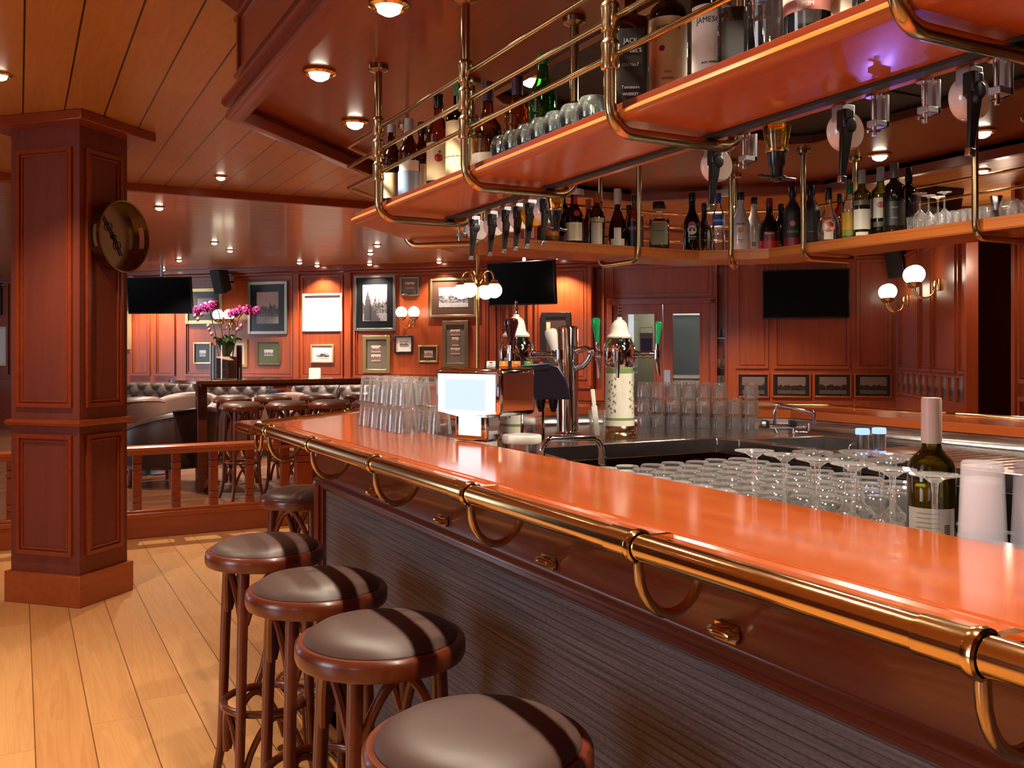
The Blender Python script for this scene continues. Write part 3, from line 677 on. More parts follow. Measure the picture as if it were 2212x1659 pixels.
# low glass shelf behind the near counter
gs = T('glass_rack_shelf', 'low dark shelf behind the near counter carrying upturned glasses', 'shelf', (0, 0, 0))
obj('shelf_plate', MB().box(1.21, -.9, .975, 1.80, 2.1, .9885), M['steel'], gs)
obj('shelf_front', MB().box(1.78, -.9, .0, 1.80, 2.1, .975), M['black_soft'], gs)
cab = T('black_fridge', 'black fridge unit with horizontal chrome lines inside the bar', 'fridge', (2.02, 1.35, 0))
obj('fridge_body', MB().box(0, -.9, 0, .04, .85, .96), M['black_soft'], cab)
for k in range(4): obj('chrome_line', MB().box(-.006, -.9, .62 + k * .085, 0, .85, .624 + k * .085), M['steel'], cab)
# ================================================================ BAR STOOLS
def make_stool(label, loc, rz, group):
    t = T('bar_stool', label, 'bar stool', loc, rz, group)
    obj('seat_pad', MB().lathe([(0, .806), (.06, .805), (.105, .802), (.138, .795), (.157, .784), (.1625, .775), (.158, .769), (0, .767)], 48), M['leather'], t)
    obj('seat_rim', MB().lathe([(.155, .770), (.164, .7745), (.174, .774), (.180, .768), (.1815, .758), (.1815, .740), (.178, .732), (.170, .729), (0, .729), ], 56), M['stoolwood'], t)
    R0, R1, R2 = .130, .150, .195
    for k in range(4):
        a = pi / 4 + k * pi / 2
        zz = [(.745, R0), (.5, R0 + .012), (.25, R1), (.14, R1 + .006), (.06, R1 + .022), (0, R2)]
        pts = []
        for i in range(len(zz) - 1):
            for q in range(4):
                f = q / 4; pts.append((zz[i][0] + (zz[i + 1][0] - zz[i][0]) * f, zz[i][1] + (zz[i + 1][1] - zz[i][1]) * f))
        pts.append(zz[-1])
        obj('leg', MB().tube([(r * cos(a), r * sin(a), z) for z, r in pts], [.0175 - .004 * (1 - z / .745) for z, r in pts], 12), M['stoolwood'], t)
    obj('foot_ring', MB().tube([(.128 * cos(i * pi / 18), .128 * sin(i * pi / 18), .30) for i in range(36)], .0115, 10, True), M['stoolwood'], t)
    for (z0, z1, ra, rr, nm) in ((.57, .722, .146, .0112, 'upper_brace'), (.13, .285, .150, .0105, 'lower_brace')):
        for k in range(4):
            a0 = pi / 4 + k * pi / 2; pts = []
            for i in range(15):
                f = i / 14; a = a0 + pi / 2 * (.03 + .94 * f); h = sin(pi * f) ** .75
                chord = ra * cos(pi / 4) / max(cos(a - a0 - pi / 4), .707)
                r = chord * (.94 + .0 * h) + h * .018
                pts.append((r * cos(a), r * sin(a), z0 + (z1 - z0) * h))
            obj(nm, MB().tube(pts, rr, 8), M['stoolwood'], t)
    return t
LB = ['dark wooden bar stool nearest the camera, cut off by the bottom edge', 'second bar stool from the bottom of the picture, in the front row', 'third bar stool from the bottom of the picture, in the front row', 'fourth bar stool along the front row, left edge nearest the pillar', 'farthest bar stool of the front row, half hidden by the bar corner']
ST = [(.706, 1.335), (.725, 1.90), (.712, 2.385), (.70, 2.93), (1.0, 3.80)]
ST = [(.635, 1.305), (.685, 1.885), (.685, 2.365), (.68, 2.91), (1.075, 3.92)]
s0 = None
for i, (x, y) in enumerate(ST):
    rz = (.06, .04, .03, .05, pi / 4)[i]
    if s0 is None: s0 = make_stool(LB[0], (x, y, 0), rz, 'bar stools along the counter')
    else: dup(s0, (x, y, 0), rz, LB[i], 'bar stools along the counter')
# ================================================================ GLASSES
def solid_glass(outer, inner): return outer + inner[::-1]
def tumbler(h, rt, rb, base=.010, wall=.0022, n=20):
    """upright profile, rb at the base"""
    return [(0, 0), (rb * .9, 0), (rb, .004), (rb + (rt - rb) * .5, h * .5), (rt, h), (rt - wall, h), (rb + (rt - rb) * .5 - wall, h * .5), (rb - wall, base + .004), (rb * .7, base), (0, base)], n
def flip(pr, h): return [(r, h - z) for r, z in pr]
gl_mesh = {}
def glass_obj(key, name, label, cat, loc, group, prof, n, mat, rz=0):
    loc = (loc[0], loc[1], loc[2] + .0015)
    if key not in gl_mesh:
        o = obj(name, MB().lathe(prof, n), mat, loc=loc); gl_mesh[key] = o
        return tag(o, label, cat, group)
    o = gl_mesh[key].copy(); C.objects.link(o); o.location = loc; o.rotation_euler = (0, 0, rz)
    o['label'] = label; o['group'] = group; o['category'] = cat
    return o
# stacked tall glasses on the near counter beside the lit column
pf, n_ = tumbler(.088, .040, .031, .014)
pf = flip(pf, .088)
G1 = 'stacked tumblers on the near counter'
for k in range(6):
    y = 3.17 - k * .088
    for c_ in range(2):
        x = 1.145 + c_ * .082 - .082
        if k > 4 and c_ == 0: continue
        glass_obj('tumA', 'tumbler', 'clear upturned tumbler in the bottom layer of the stack left of the lit column', 'glass', (x + .045, y, zc), G1, pf, n_, M['glass'])
        if k < 5: glass_obj('tumA', 'tumbler', 'clear upturned tumbler in the top layer of the stack left of the lit column', 'glass', (x + .045 + .003, y - .002, zc + .0885), G1, pf, n_, M['glass'])
# three layers of small tumblers on the steel top
pf2, n2 = tumbler(.068, .031, .024, .011)
pf2 = flip(pf2, .068)
A = Vector(at_z(1392, 921, wz)); B = Vector(at_z(1622, 928, wz)); dirv = (B - A); L_ = dirv.length; dirv.normalize(); nrm = Vector((-dirv.y, dirv.x))
if nrm.dot(A) < 0: nrm = -nrm
cnt = int(L_ / .064) + 1
for lay in range(3):
    for row in range(2):
        for k in range(cnt):
            if lay == 2 and k == cnt - 2: continue
            p = A + dirv * (k * L_ / (cnt - 1)) + nrm * (row * .064 - .02)
            glass_obj('tumB', 'small_tumbler', 'small clear tumbler in the %s layer of the stacks right of the porcelain tower' % ('lowest', 'middle', 'top')[lay], 'glass', (p.x, p.y, wz + lay * .0685), 'small tumblers stacked in three layers', pf2, n2, M['glass'])
# upturned tumblers on the low shelf
pf3, n3 = tumbler(.112, .034, .030, .012)
pf3 = flip(pf3, .112)
for i in range(7):
    for j in range(9):
        x, y = 1.245 + i * .07, 1.30 + j * .07 + (i % 2) * .01
        if y > 2.02 or (x - 1.2) + y > 2.36: continue
        if x < 1.29 and y < 1.40 or x < 1.37 and y < 1.32: continue
        glass_obj('tumC', 'upturned_tumbler', 'clear upturned tumbler in the crowd on the low shelf behind the near counter', 'glass', (x, y, .99), 'upturned tumblers on the low shelf', pf3, n3, M['glass'])
# upturned wine glasses
def wine(h=.205, r=.037, foot=.0365, stem=.0042):
    return [(0, 0), (foot, 0), (foot, .0016), (foot * .45, .006), (stem * 1.3, .014), (stem, .03), (stem, .085), (.012, .096), (r * .75, .112), (r, .140), (r * .96, .17), (r * .82, h), (r * .82 - .0014, h), (r * .95 - .0016, .17), (r - .0016, .140), (r * .72, .114), (.008, .102), (0, .1)], 24
wp, nw = wine(); wp = flip(wp, .205)
WG = [(1.222, .935), (1.222, 1.012), (1.222, 1.09), (1.222, 1.168), (1.222, 1.246), (1.222, 1.324), (1.302, 1.10), (1.302, 1.178), (1.302, 1.256), (1.38, 1.14), (1.38, 1.218)]
for x, y in WG:
    glass_obj('wine', 'wine_glass', 'stemmed wine glass standing upside down on the low shelf by the green wine bottle', 'glass', (x, y, .99), 'upturned wine glasses on the low shelf', wp, nw, M['glass'])
# frosted plastic beakers
bk = [(0, .235), (.026, .235), (.028, .232), (.037, 0), (.0345, 0), (.0265, .229), (0, .230)]
for i, (px, d_, lb) in enumerate(((2122, 1.32, 'frosted plastic beakers nested upside down, right of the wine bottle'), (2238, 1.32, 'frosted beaker stack cut by the right picture edge'))):
    x, y = at_d(px, d_); b = T('frosted_beaker', lb, 'beaker', (x, y, .99), 0, 'frosted beakers')
    obj('outer_beaker', MB().lathe(bk, 28), M['frost'], b); 
    obj('inner_beaker', MB().lathe([(r * .9, z * .9) for r, z in bk], 28), M['frost'], b)
# ================================================================ BOTTLES
KB = {
 'bourbon': [(.9, 0), (1, .02), (1, .56), (.95, .62), (.62, .71), (.36, .78), (.33, .93), (.37, .935)],
 'wine': [(.93, 0), (1, .015), (1, .60), (.965, .645), (.86, .68), (.62, .71), (.43, .735), (.375, .77), (.36, .94)],
 'slim': [(.9, 0), (1, .02), (1, .60), (.9, .66), (.55, .74), (.40, .80), (.38, .94)],
 'round': [(.8, 0), (.95, .03), (1, .2), (.98, .42), (.80, .54), (.48, .62), (.34, .70), (.30, .80), (.30, .93)],
 'bulb': [(.7, 0), (.86, .03), (1, .18), (1, .30), (.85, .44), (.55, .56), (.34, .66), (.28, .74), (.28, .93)],
 'cream': [(.92, 0), (1, .02), (1, .42), (.98, .5), (.74, .60), (.44, .68), (.36, .76), (.35, .93)],
 'malibu': [(.92, 0), (1, .02), (.98, .3), (1, .46), (.86, .56), (.5, .68), (.36, .78), (.34, .93)],
 'square': [(.95, 0), (1, .02), (1, .60), (.92, .65), (.4, .69), (.34, .72), (.34, .80)],
}
def bottle(kind, name, label, x, y, z, h, r, glass, cap, cap_h=.14, cap_r=None, lab=None, liquid=None, sqn=0, lettering=(), group=None, spin=0, extras=()):
    a = atan2(-y, -x) + pi / 2 + spin; z += .0015
    t = T(name, label, 'bottle', (x, y, z), a, group)
    pr = KB[kind]; prof = [(0, 0)] + [(r * q, h * zz) for q, zz in pr]
    prof.append((0, h * pr[-1][1]))
    obj('glass_body', MB().lathe(prof, 28, sq=sqn), M[glass], t)
    if liquid:
        m_, lv = liquid
        pl = [(0, .004)] + [(r * q * .93, max(.004, h * zz)) for q, zz in pr if zz < lv] + [(r * .6 * .93 if lv > .62 else r * .93 * pr[min(range(len(pr)), key=lambda i: abs(pr[i][1] - lv))][0], h * lv), (0, h * lv)]
        obj('liquid', MB().lathe(pl, 24, sq=sqn), M[m_], t)
    cr = cap_r or r * pr[-1][0] * 1.12; c0 = h * (1 - cap_h)
    obj('cap', MB().lathe([(0, c0), (cr, c0), (cr * 1.02, c0 + .004), (cr, h - .003), (cr * .94, h), (0, h)], 20), M[cap], t)
    for (m_, z0, z1, half) in (lab or ()):
        mb = MB(); N_ = 14; R_ = r * 1.012
        for i in range(N_ + 1):
            tt = radians(-half + 2 * half * i / N_)
            q = R_
            if sqn: q = R_ * ((abs(cos(tt - pi / 2)) ** sqn + abs(sin(tt - pi / 2)) ** sqn) ** (-1 / sqn))
            for zz in (z0 * h, z1 * h): mb.v.append((q * sin(tt), -q * cos(tt), zz))
        mb.f += [(2 * i, 2 * i + 2, 2 * i + 3, 2 * i + 1) for i in range(N_)]
        L = obj('paper_label', mb, M[m_], t)
    for (s_, size, zz, m_) in lettering:
        text(s_, size, M[m_], t, (0, 0, zz * h), wrap=(r * 1.018 if not sqn else None), sx=.9) if not sqn else text(s_, size, M[m_], t, (0, -r * 1.03, zz * h), sx=.9)
    for e_ in extras: e_(t, r, h)
    return t
def dome_mark(m_, rad, zf, xo=0):
    """a round printed emblem wrapped on the bottle"""
    def f(t, r, h):
        mb = MB(); R_ = r * 1.022; K = 20; mb.v.append((R_ * sin(xo / R_), -R_ * cos(xo / R_), zf * h))
        for i in range(K):
            u, v = xo + rad * cos(2 * pi * i / K), rad * sin(2 * pi * i / K)
            mb.v.append((R_ * sin(u / R_), -R_ * cos(u / R_), zf * h + v))
        mb.f += [(0, 1 + i, 1 + (i + 1) % K) for i in range(K)]
        obj('emblem', mb, M[m_], t)
    return f
NS = 'bottles on the near hanging shelf'; FS = 'bottles on the far hanging shelf'
def near(px, X=1.12):
    return at_X(px, X)
def B(px, X, *a, **k):
    kind, nm, lb, h, r, gl, cap = a; x, y = near(px, X)
    return bottle(kind, nm, lb, x, y, ztp, h, r, gl, cap, group=NS, **k)
B(846, 1.07, 'bourbon', 'spirit_bottle', 'dark red spirit bottle behind the first brass post of the near shelf', .27, .034, 'amber2', 'silver', liquid=('dk', .5), lab=[('cream', .1, .4, 50)], cap_h=.1)
B(884, 1.10, 'bourbon', 'spirit_bottle', 'squat bottle with pale blue grey label and clear cap, second from the left post', .275, .036, 'amber2', 'silver', lab=[('ltblue', .05, .38, 75), ('paper', .38, .5, 60)], cap_h=.16)
B(912, 1.17, 'bourbon', 'whiskey_bottle', 'dark whiskey bottle with cream label and black cap left of the rose label bottle', .285, .037, 'amber2', 'black', liquid=('dk', .4), lab=[('cream', .18, .5, 60)], cap_h=.13)
B(947, 1.10, 'bourbon', 'whiskey_bottle', 'whiskey bottle with cream label bearing a red rose emblem', .295, .037, 'amber', 'black', liquid=('amber2', .52), lab=[('cream', .12, .50, 68), ('ink', .09, .12, 68)], cap_h=.14, extras=[dome_mark('red', .012, .34), dome_mark('tgreen', .004, .40, .004)])
B(990, 1.10, 'wine', 'spirit_bottle', 'bottle with tall cream label hidden behind the second brass post', .30, .036, 'dkgreen', 'tgreen', lab=[('cream', .04, .60, 80), ('ink', .26, .27, 80)], cap_h=.15)
B(1054, 1.12, 'round', 'cognac_bottle', 'bulbous amber brandy bottle with burgundy capsule right of the second post', .26, .045, 'amber', 'purple', liquid=('amber2', .5), lab=[('grey_mat', .04, .24, 80)], cap_h=.2)
B(1118, 1.15, 'bourbon', 'whiskey_bottle', 'amber whiskey bottle with burgundy capsule under a wire rack, behind small glasses', .25, .036, 'amber', 'purple', cap_h=.2)
B(1172, 1.15, 'slim', 'spirit_bottle', 'bright green glass bottle seen between the rails behind the small glasses', .27, .036, 'gglass', 'green', cap_h=.1)
B(1362, 1.055, 'square', 'whiskey_bottle', 'square black labelled whiskey bottle touching the third brass post', .27, .034, 'amber2', 'black', cap_h=.12, sqn=8, lab=[('ink', .03, .56, 48)], lettering=[('JACK', .013, .47, 'silver'), ("DANIEL'S", .0115, .40, 'silver'), ('Old No.7', .009, .30, 'silver'), ('Tennessee', .009, .14, 'silver'), ('WHISKEY', .008, .09, 'silver')])
B(1443, 1.145, 'wine', 'whiskey_bottle', 'green whiskey bottle with broad yellow cream label, right of the square black bottle', .315, .039, 'dkgreen', 'black', lab=[('cream', .10, .60, 72)], lettering=[('JAMESON', .013, .53, 'ink'), ('IRISH', .007, .25, 'dkred'), ('WHISKEY', .007, .21, 'ink')], extras=[dome_mark('dkred', .006, .40, -.012)], cap_h=.16)
B(1536, 1.14, 'wine', 'whiskey_bottle', 'green whiskey bottle with pale green label reading JAMESON, beside the thin rear tube', .30, .037, 'dkgreen', 'black', lab=[('paper', .06, .56, 70)], lettering=[('JAMESON', .015, .46, 'ink'), ('IRISH WHISKEY', .006, .2, 'ink')], cap_h=.16)
B(1600, 1.12, 'square', 'decanter_bottle', 'clear faceted decanter bottle of dark liquor behind the thin rear tube', .25, .040, 'glass_thin', 'glass_thin', cap_h=.22, cap_r=.02, sqn=6, liquid=('dk', .5), lab=[('ink', .05, .4, 40)])
B(1660, 1.10, 'slim', 'vodka_bottle', 'clear vodka bottle with blue printing standing right of the dark decanter', .30, .040, 'glass_thin', 'silver', lettering=[('VODKA', .014, .42, 'blue'), ('Country of Sweden', .007, .50, 'blue'), ('IMPORTED', .008, .34, 'blue')], cap_h=.1)
B(1745, 1.08, 'slim', 'rum_bottle', 'clear rum bottle with white and red label reading BLANCO', .30, .037, 'glass_thin', 'red', lab=[('paper', .16, .56, 80), ('red', .16, .22, 80)], lettering=[('BLANCO', .013, .40, 'dkred'), ('RON', .011, .48, 'red'), ('RUM', .010, .19, 'white')], cap_h=.1)
B(1830, 1.155, 'slim', 'gin_bottle', 'clear gin bottle with white label reading LONDON DRY GIN', .30, .037, 'glass_thin', 'silver', lab=[('paper', .12, .55, 75)], lettering=[('LONDON DRY GIN', .009, .38, 'ink')], cap_h=.1)
B(1900, 1.08, 'slim', 'spirit_bottle', 'clear bottle with cream label beside the fourth brass post', .30, .037, 'glass_thin', 'silver', lab=[('cream', .15, .5, 70)], cap_h=.1)
# small glasses on the near shelf
pj, nj = [(0, 0), (.030, 0), (.036, .010), (.037, .034), (.032, .048), (.027, .056), (.024, .056), (.029, .046), (.033, .032), (.032, .012), (0, .009)], 24
for i, px in enumerate((1092, 1118, 1146, 1176, 1207, 1243, 1282)):
    x, y = at_X(px, 1.05)
    glass_obj('jar', 'shot_glass', 'small thick clear glass in the row behind the rails between the second and third posts', 'glass', (x, y, ztp), 'small thick glasses on the near shelf', pj, nj, M['aqua'])
for i, px in enumerate((1190, 1225, 1262)):
    x, y = at_X(px, 1.125)
    glass_obj('jar', 'shot_glass', 'small thick clear glass in the second row behind the rails, left of the third post', 'glass', (x, y, ztp), 'small thick glasses on the near shelf', pj, nj, M['aqua'])
wr = T('wire_rack', 'thin chrome wire rack of arches behind bottles on the near shelf', 'rack', (*at_X(1140, 1.215), ztp + .002))
for k in range(3): obj('wire_arch', MB().tube([(0, -.13 + k * .10, .003), (0, -.13 + k * .1, .15), (.004, -.12 + k * .1, .17), (.004, -.07 + k * .1, .175), (.004, -.06 + k * .1, .165), (.008, -.058 + k * .1, .003)], .0035, 8), M['chrome'], wr)
jr = T('glass_jar', 'round clear storage jar with steel lid on the near shelf beside the rear tube', 'jar', (*at_X(1247, 1.2), ztp + .0015))
obj('jar_body', MB().lathe([(0, 0), (.045, 0), (.05, .02), (.05, .09), (.04, .11), (.037, .11), (.046, .09), (.046, .02), (0, .01)], 28), M['aqua'], jr); obj('lid', MB().lathe([(0, .135), (.03, .134), (.042, .125), (.042, .108), (0, .108)], 28), M['steel'], jr)
# far shelf
def F(px, side, *a, **k):
    kind, nm, lb, h, r, gl, cap = a
    off = k.pop('off', 0)
    if side == 'E': x, y = at_Y(px, 3.50 + off)
    elif side == 'R': x, y = at_X(px, 3.13 + off)
    elif side == 'C':
        a_, b_ = ray(px); d_ = (6.36 + off) / (a_ + b_); x, y = a_ * d_, b_ * d_
    elif side == 'L':
        a_, b_ = ray(px); d_ = (-1.86 + off) / (a_ - b_); x, y = a_ * d_, b_ * d_
    return bottle(kind, nm, lb, x, y, ztp, h, r, gl, cap, group=FS, **k)
F(1143, 'E', 'square', 'gin_box_bottle', 'boxy bottle with red edged label at the left end of the far shelf', .20, .036, 'amber', 'cream', cap_h=.2, sqn=8, lab=[('red', .03, .55, 44), ('cream', .08, .5, 30)], off=-.03)
F(1166, 'E', 'slim', 'liqueur_bottle', 'slender yellow liqueur bottle behind the hanging black levers', .24, .03, 'gold_l', 'gold', liquid=('yellow_liquid', .7), off=.06)
F(1190, 'E', 'round', 'liqueur_bottle', 'golden liqueur bottle with red and green oval label left of the red capped bottle', .25, .038, 'gold_l', 'gold', liquid=('yellow_liquid', .6), lab=[('orange', .08, .4, 60), ('tgreen', .08, .14, 60)], off=-.02)
F(1216, 'E', 'wine', 'liqueur_bottle', 'black bottle with red neck band behind the red capped bottle', .27, .034, 'dk', 'black', lab=[('paper', .0, .2, 60), ('dkred', .60, .63, 90)], off=.09)
F(1240, 'E', 'round', 'liqueur_bottle', 'round dark liqueur bottle with red cap, red ribbon and cream label', .275, .044, 'dk', 'red', lab=[('paper', .07, .36, 52), ('cream', .10, .33, 46), ('paper', .80, .90, 180)], cap_h=.10, extras=[lambda t, r, h: obj('ribbon', MB().box(-.002, -r * .42, .66 * h, .012, -r * .36, .82 * h).lathe([(0, 0), (.013, .003), (.013, .008), (0, .011)], 16, Matrix.Translation((.012, -r * .93, .5 * h)) @ Matrix.Rotation(pi / 2, 4, 'X')), M['red'], t)], off=-.02)
F(1271, 'E', 'round', 'liqueur_bottle', 'brown bottle with orange cap, the farther of the orange capped pair', .235, .038, 'amber2', 'orange', lab=[('paper', .06, .3, 50)], cap_h=.2, off=.1)
F(1289, 'E', 'bourbon', 'liqueur_bottle', 'brown bottle with orange cap and white label, the nearer of the orange capped pair', .245, .037, 'amber2', 'orange', liquid=('dk', .5), lab=[('paper', .03, .45, 42), ('cream', .46, .54, 60)], cap_h=.18)
F(1334, 'E', 'bulb', 'liqueur_bottle', 'amber brown bottle with tall white cap and white pictured label', .275, .043, 'amber2', 'white', lab=[('paper', .02, .16, 46), ('paper', .16, .34, 22)], cap_h=.26, cap_r=.0175)
F(1359, 'E', 'bourbon', 'whiskey_bottle', 'small amber bottle with black cap partly behind its neighbour left of the brass tube', .225, .034, 'amber', 'black', cap_h=.14, off=.1)
F(1372, 'E', 'bourbon', 'whiskey_bottle', 'bottle with black label and pink band left of the far brass tube', .245, .038, 'amber', 'black', lab=[('ink', .06, .50, 75), ('pink', .35, .41, 60)], cap_h=.15, off=-.03)
F(1424, 'E', 'square', 'liqueur_bottle', 'square almond liqueur bottle with wide square black cap and pale green label', .235, .047, 'glass_thin', 'ink', liquid=('amber2', .25), lab=[('khaki', .13, .56, 40)], cap_h=.14, cap_r=.03, sqn=8, lettering=[('DISARONNO', .009, .40, 'ink')], off=.01)
F(1495, 'E', 'cream', 'cream_liqueur_bottle', 'dark brown cream liqueur bottle with pink and white landscape label reading ORIGINAL', .285, .041, 'dk', 'black', lettering=[('ORIGINAL', .010, .255, 'paper'), ('Irish Cream', .006, .22, 'paper'), ('BAILEYS', .009, .455, 'ink')], extras=[dome_mark('paper', .022, .37), dome_mark('pink', .019, .44)], cap_h=.14, off=-.03)
F(1522, 'E', 'cream', 'cream_liqueur_bottle', 'second dark bottle just right of the pink landscape label bottle', .265, .038, 'dk', 'black', lettering=[('ORIGINAL', .006, .3, 'silver')], cap_h=.15, off=.08)
F(1552, 'C', 'slim', 'vodka_bottle', 'clear slim bottle with blue cap and blue label left of the double brass tube', .285, .030, 'glass_thin', 'blue', lab=[('blue', .45, .64, 85), ('ltblue', .52, .56, 60)], cap_h=.16)
F(1600, 'C', 'malibu', 'coconut_rum_bottle', 'white coconut rum bottle reading MALIBU, nearer of the two white bottles', .285, .043, 'milk', 'black', lettering=[('MALIBU', .015, .46, 'ink'), ('CARIBBEAN RUM', .005, .20, 'ink'), ('COCONUT', .005, .17, 'ink')], extras=[dome_mark('orange', .012, .36), dome_mark('yellow', .006, .36)], cap_h=.13)
F(1629, 'C', 'malibu', 'coconut_rum_bottle', 'white coconut rum bottle standing behind, farther of the two white bottles', .27, .040, 'milk', 'black', lab=[('grey_mat', .12, .2, 12)], cap_h=.12, off=.1)
F(1662, 'C', 'round', 'coffee_liqueur_bottle', 'dark round liqueur bottle with red cap and red label reading Mexico', .25, .047, 'dk', 'dkred', lab=[('red', .02, .20, 70), ('dkred', .20, .36, 34)], lettering=[('Mexico', .016, .33, 'paper')], cap_h=.16)
F(1687, 'C', 'bourbon', 'liqueur_bottle', 'slim black bottle just behind the red labelled coffee liqueur', .235, .034, 'dk', 'black', cap_h=.14, off=.12)
F(1712, 'R', 'bourbon', 'passion_liqueur_bottle', 'tall matt black bottle with pink fruit and yellow lettering left of the fourth tube', .29, .043, 'black_soft', 'black', lab=[('dkred', .06, .18, 60)], lettering=[('PASSOA', .016, .27, 'lime')], extras=[dome_mark('pink', .013, .40)], cap_h=.16)
F(1752, 'R', 'bourbon', 'liqueur_bottle', 'tall matt black bottle just right of the fourth tube', .285, .043, 'black_soft', 'black', lettering=[('PASSOA', .008, .25, 'gold')], cap_h=.16, off=.03)
F(1790, 'R', 'bulb', 'fruit_liqueur_bottle', 'clear bulbous bottle with round red orange label and black cap', .25, .047, 'glass_thin', 'black', liquid=('red', .05), lab=[('paper', .08, .36, 24)], extras=[dome_mark('paper', .027, .30), dome_mark('orange', .0245, .302), dome_mark('red', .013, .33, .008)], lettering=[('Safari', .014, .30, 'white')], cap_h=.2)
F(1815, 'R', 'bourbon', 'rum_bottle', 'amber rum bottle with black cap between the bulbous and the green capped bottle', .235, .036, 'amber', 'black', cap_h=.16, off=.1)
F(1836, 'R', 'slim', 'gin_bottle', 'clear bottle with green cap and yellow to green label', .26, .036, 'glass_thin', 'tgreen', lab=[('yellow', .22, .50, 60), ('lime', .12, .22, 60), ('tgreen', .05, .12, 60)], cap_h=.18, off=.035)
F(1862, 'R', 'wine', 'vermouth_bottle', 'green bottle with silver cap and plain white label, left of the taller silver capped one', .285, .037, 'olive', 'silver', liquid=('dk', .5), lab=[('paper', .13, .42, 60), ('grey_mat', .48, .55, 60), ('paper', .04, .09, 40)], cap_h=.2, off=-.045)
F(1902, 'R', 'wine', 'vermouth_bottle', 'tall green bottle with silver cap and white label printed in red', .30, .039, 'olive', 'silver', liquid=('dk', .52), lab=[('paper', .28, .56, 62), ('grey_mat', .16, .23, 52)], extras=[dome_mark('pink', .013, .46)], cap_h=.2, off=.03)
F(1932, 'R', 'wine', 'port_bottle', 'dark port bottle with grey striped capsule and black label', .29, .043, 'dk', 'grey_mat', lab=[('ink', .12, .45, 60)], lettering=[('OFFLEY', .010, .36, 'silver'), ('PORTO', .008, .22, 'silver')], cap_h=.22, off=-.035)
F(1963, 'R', 'wine', 'wine_bottle', 'slim dark wine bottle at the right end of the bottle row, before the stemmed glasses', .285, .036, 'dk', 'black', cap_h=.2, off=.08)
# glasses at the right end of the far shelf
for i, (px, X) in enumerate(((1987, 3.09), (2006, 3.16), (2026, 3.22), (2040, 3.15))):
    glass_obj('wine2', 'liqueur_glass', 'slim stemmed glass standing upside down right of the last dark bottle on the far shelf', 'glass', (*at_X(px, X), ztp), 'stemmed glasses on the far shelf', flip([(r * .72, z * .72) for r, z in wine()[0]], .148), 20, M['glass'])
for i, px in enumerate((1972, 2012, 2034, 2052, 2068, 2084, 2100, 2116, 2132, 2046, 2062, 2078, 2094, 2124)):
    glass_obj('sht', 'shot_tumbler', 'little clear shot glass in the cluster by the right hand tube of the far shelf', 'glass', (*at_X(px, 3.1 if i < 9 else 3.19), ztp), 'shot glasses on the far shelf', tumbler(.06, .024, .02, .012)[0], 18, M['glass'])
jg = T('jigger', 'steel double cone jigger standing on the far shelf right of the tube', 'jigger', (*at_X(2152, 3.12), ztp + .0015))
obj('lower_cup', MB().lathe([(.024, 0), (.012, .042), (.010, .045), (.009, .042), (.022, 0)], 24), M['steel'], jg); obj('upper_cup', MB().lathe([(.010, .045), (.020, .095), (.0215, .095), (.022, .094), (.012, .043)], 24), M['steel'], jg)
for i, px in enumerate((2182, 2200)):
    glass_obj('bowl', 'brandy_glass', 'round clear brandy glass right of the jigger on the far shelf', 'glass', (*at_X(px, 3.12 + .06 * i), ztp), 'brandy glasses on the far shelf', [(0, .0), (.02, 0), (.034, .015), (.038, .035), (.032, .06), (.026, .075), (.0245, .075), (.03, .06), (.036, .035), (.03, .014), (0, .008)], 24, M['glass'])
# green wine bottle behind the near counter
x, y = at_d(2012, 1.515)
wbt = bottle('wine', 'wine_bottle', 'green wine bottle with white capsule and back label behind the near counter', x, y, .99, .315, .0375, 'olive', 'paper', cap_h=.235, cap_r=.0155, lab=[('paper', .19, .44, 62)], liquid=('dkgreen', .22))
bc = MB(); ln = MB()
for k in range(14): wstrip(bc, .0382, .020, .030, .075 + k * .0028, .0765 + k * .0028)
for k in range(9): wstrip(ln, .0382, -.024, .012, .070 + k * .0075, .0707 + k * .0075)
obj('barcode', bc, M['ink'], wbt); obj('printed_lines', ln, M['grey_mat'], wbt)
RX90 = Matrix.Rotation(pi / 2, 4, 'X'); RY90 = Matrix.Rotation(pi / 2, 4, 'Y')
# ================================================================ SPIRIT MEASURES AND CLAMPS UNDER THE NEAR SHELF
HG = 'spirit measures under the near shelf'
def disp(x, y, label, rz=0, z=zb, tilt=0):
    t = T('spirit_measure', label, 'dispenser', (x, y, z - .001), rz, HG)
    obj('mount', MB().box(-.012, -.012, -.03, .02, .012, 0), M['grey_metal'], t, bev=.002)
    obj('measure_drum', MB().lathe([(0, -.015), (.030, -.015), (.033, -.011), (.033, .011), (.030, .015), (0, .015)], 28, Matrix.Translation((.022, .012, -.042)) @ RX90), M['milk'], t)
    obj('valve_body', MB().box(-.016, -.022, -.048, .008, -.002, -.012).lathe([(.0, -.014), (.014, -.013), (.014, .008), (0, .009)], 16, Matrix.Translation((-.002, -.016, -.040)) @ RX90), M['black'], t, bev=.003)
    Mr = Matrix.Translation((-.008, -.018, -.045)) @ Matrix.Rotation(.12 + tilt, 4, 'Y')
    obj('lever', MB().add([(-.013, -.005, 0), (.013, -.005, 0), (.013, .005, 0), (-.013, .005, 0), (-.006, -.003, -.085), (.006, -.003, -.085), (.006, .003, -.085), (-.006, .003, -.085)], [(0, 1, 2, 3), (7, 6, 5, 4), (0, 4, 5, 1), (1, 5, 6, 2), (2, 6, 7, 3), (3, 7, 4, 0)], Mr), M['black'], t, bev=.002)
    obj('lever_tip', MB().box(-.0068, -.0045, -.096, .0068, .0045, -.084, Mr), M['steel'], t, bev=.001)
    return t
ix = 1.262
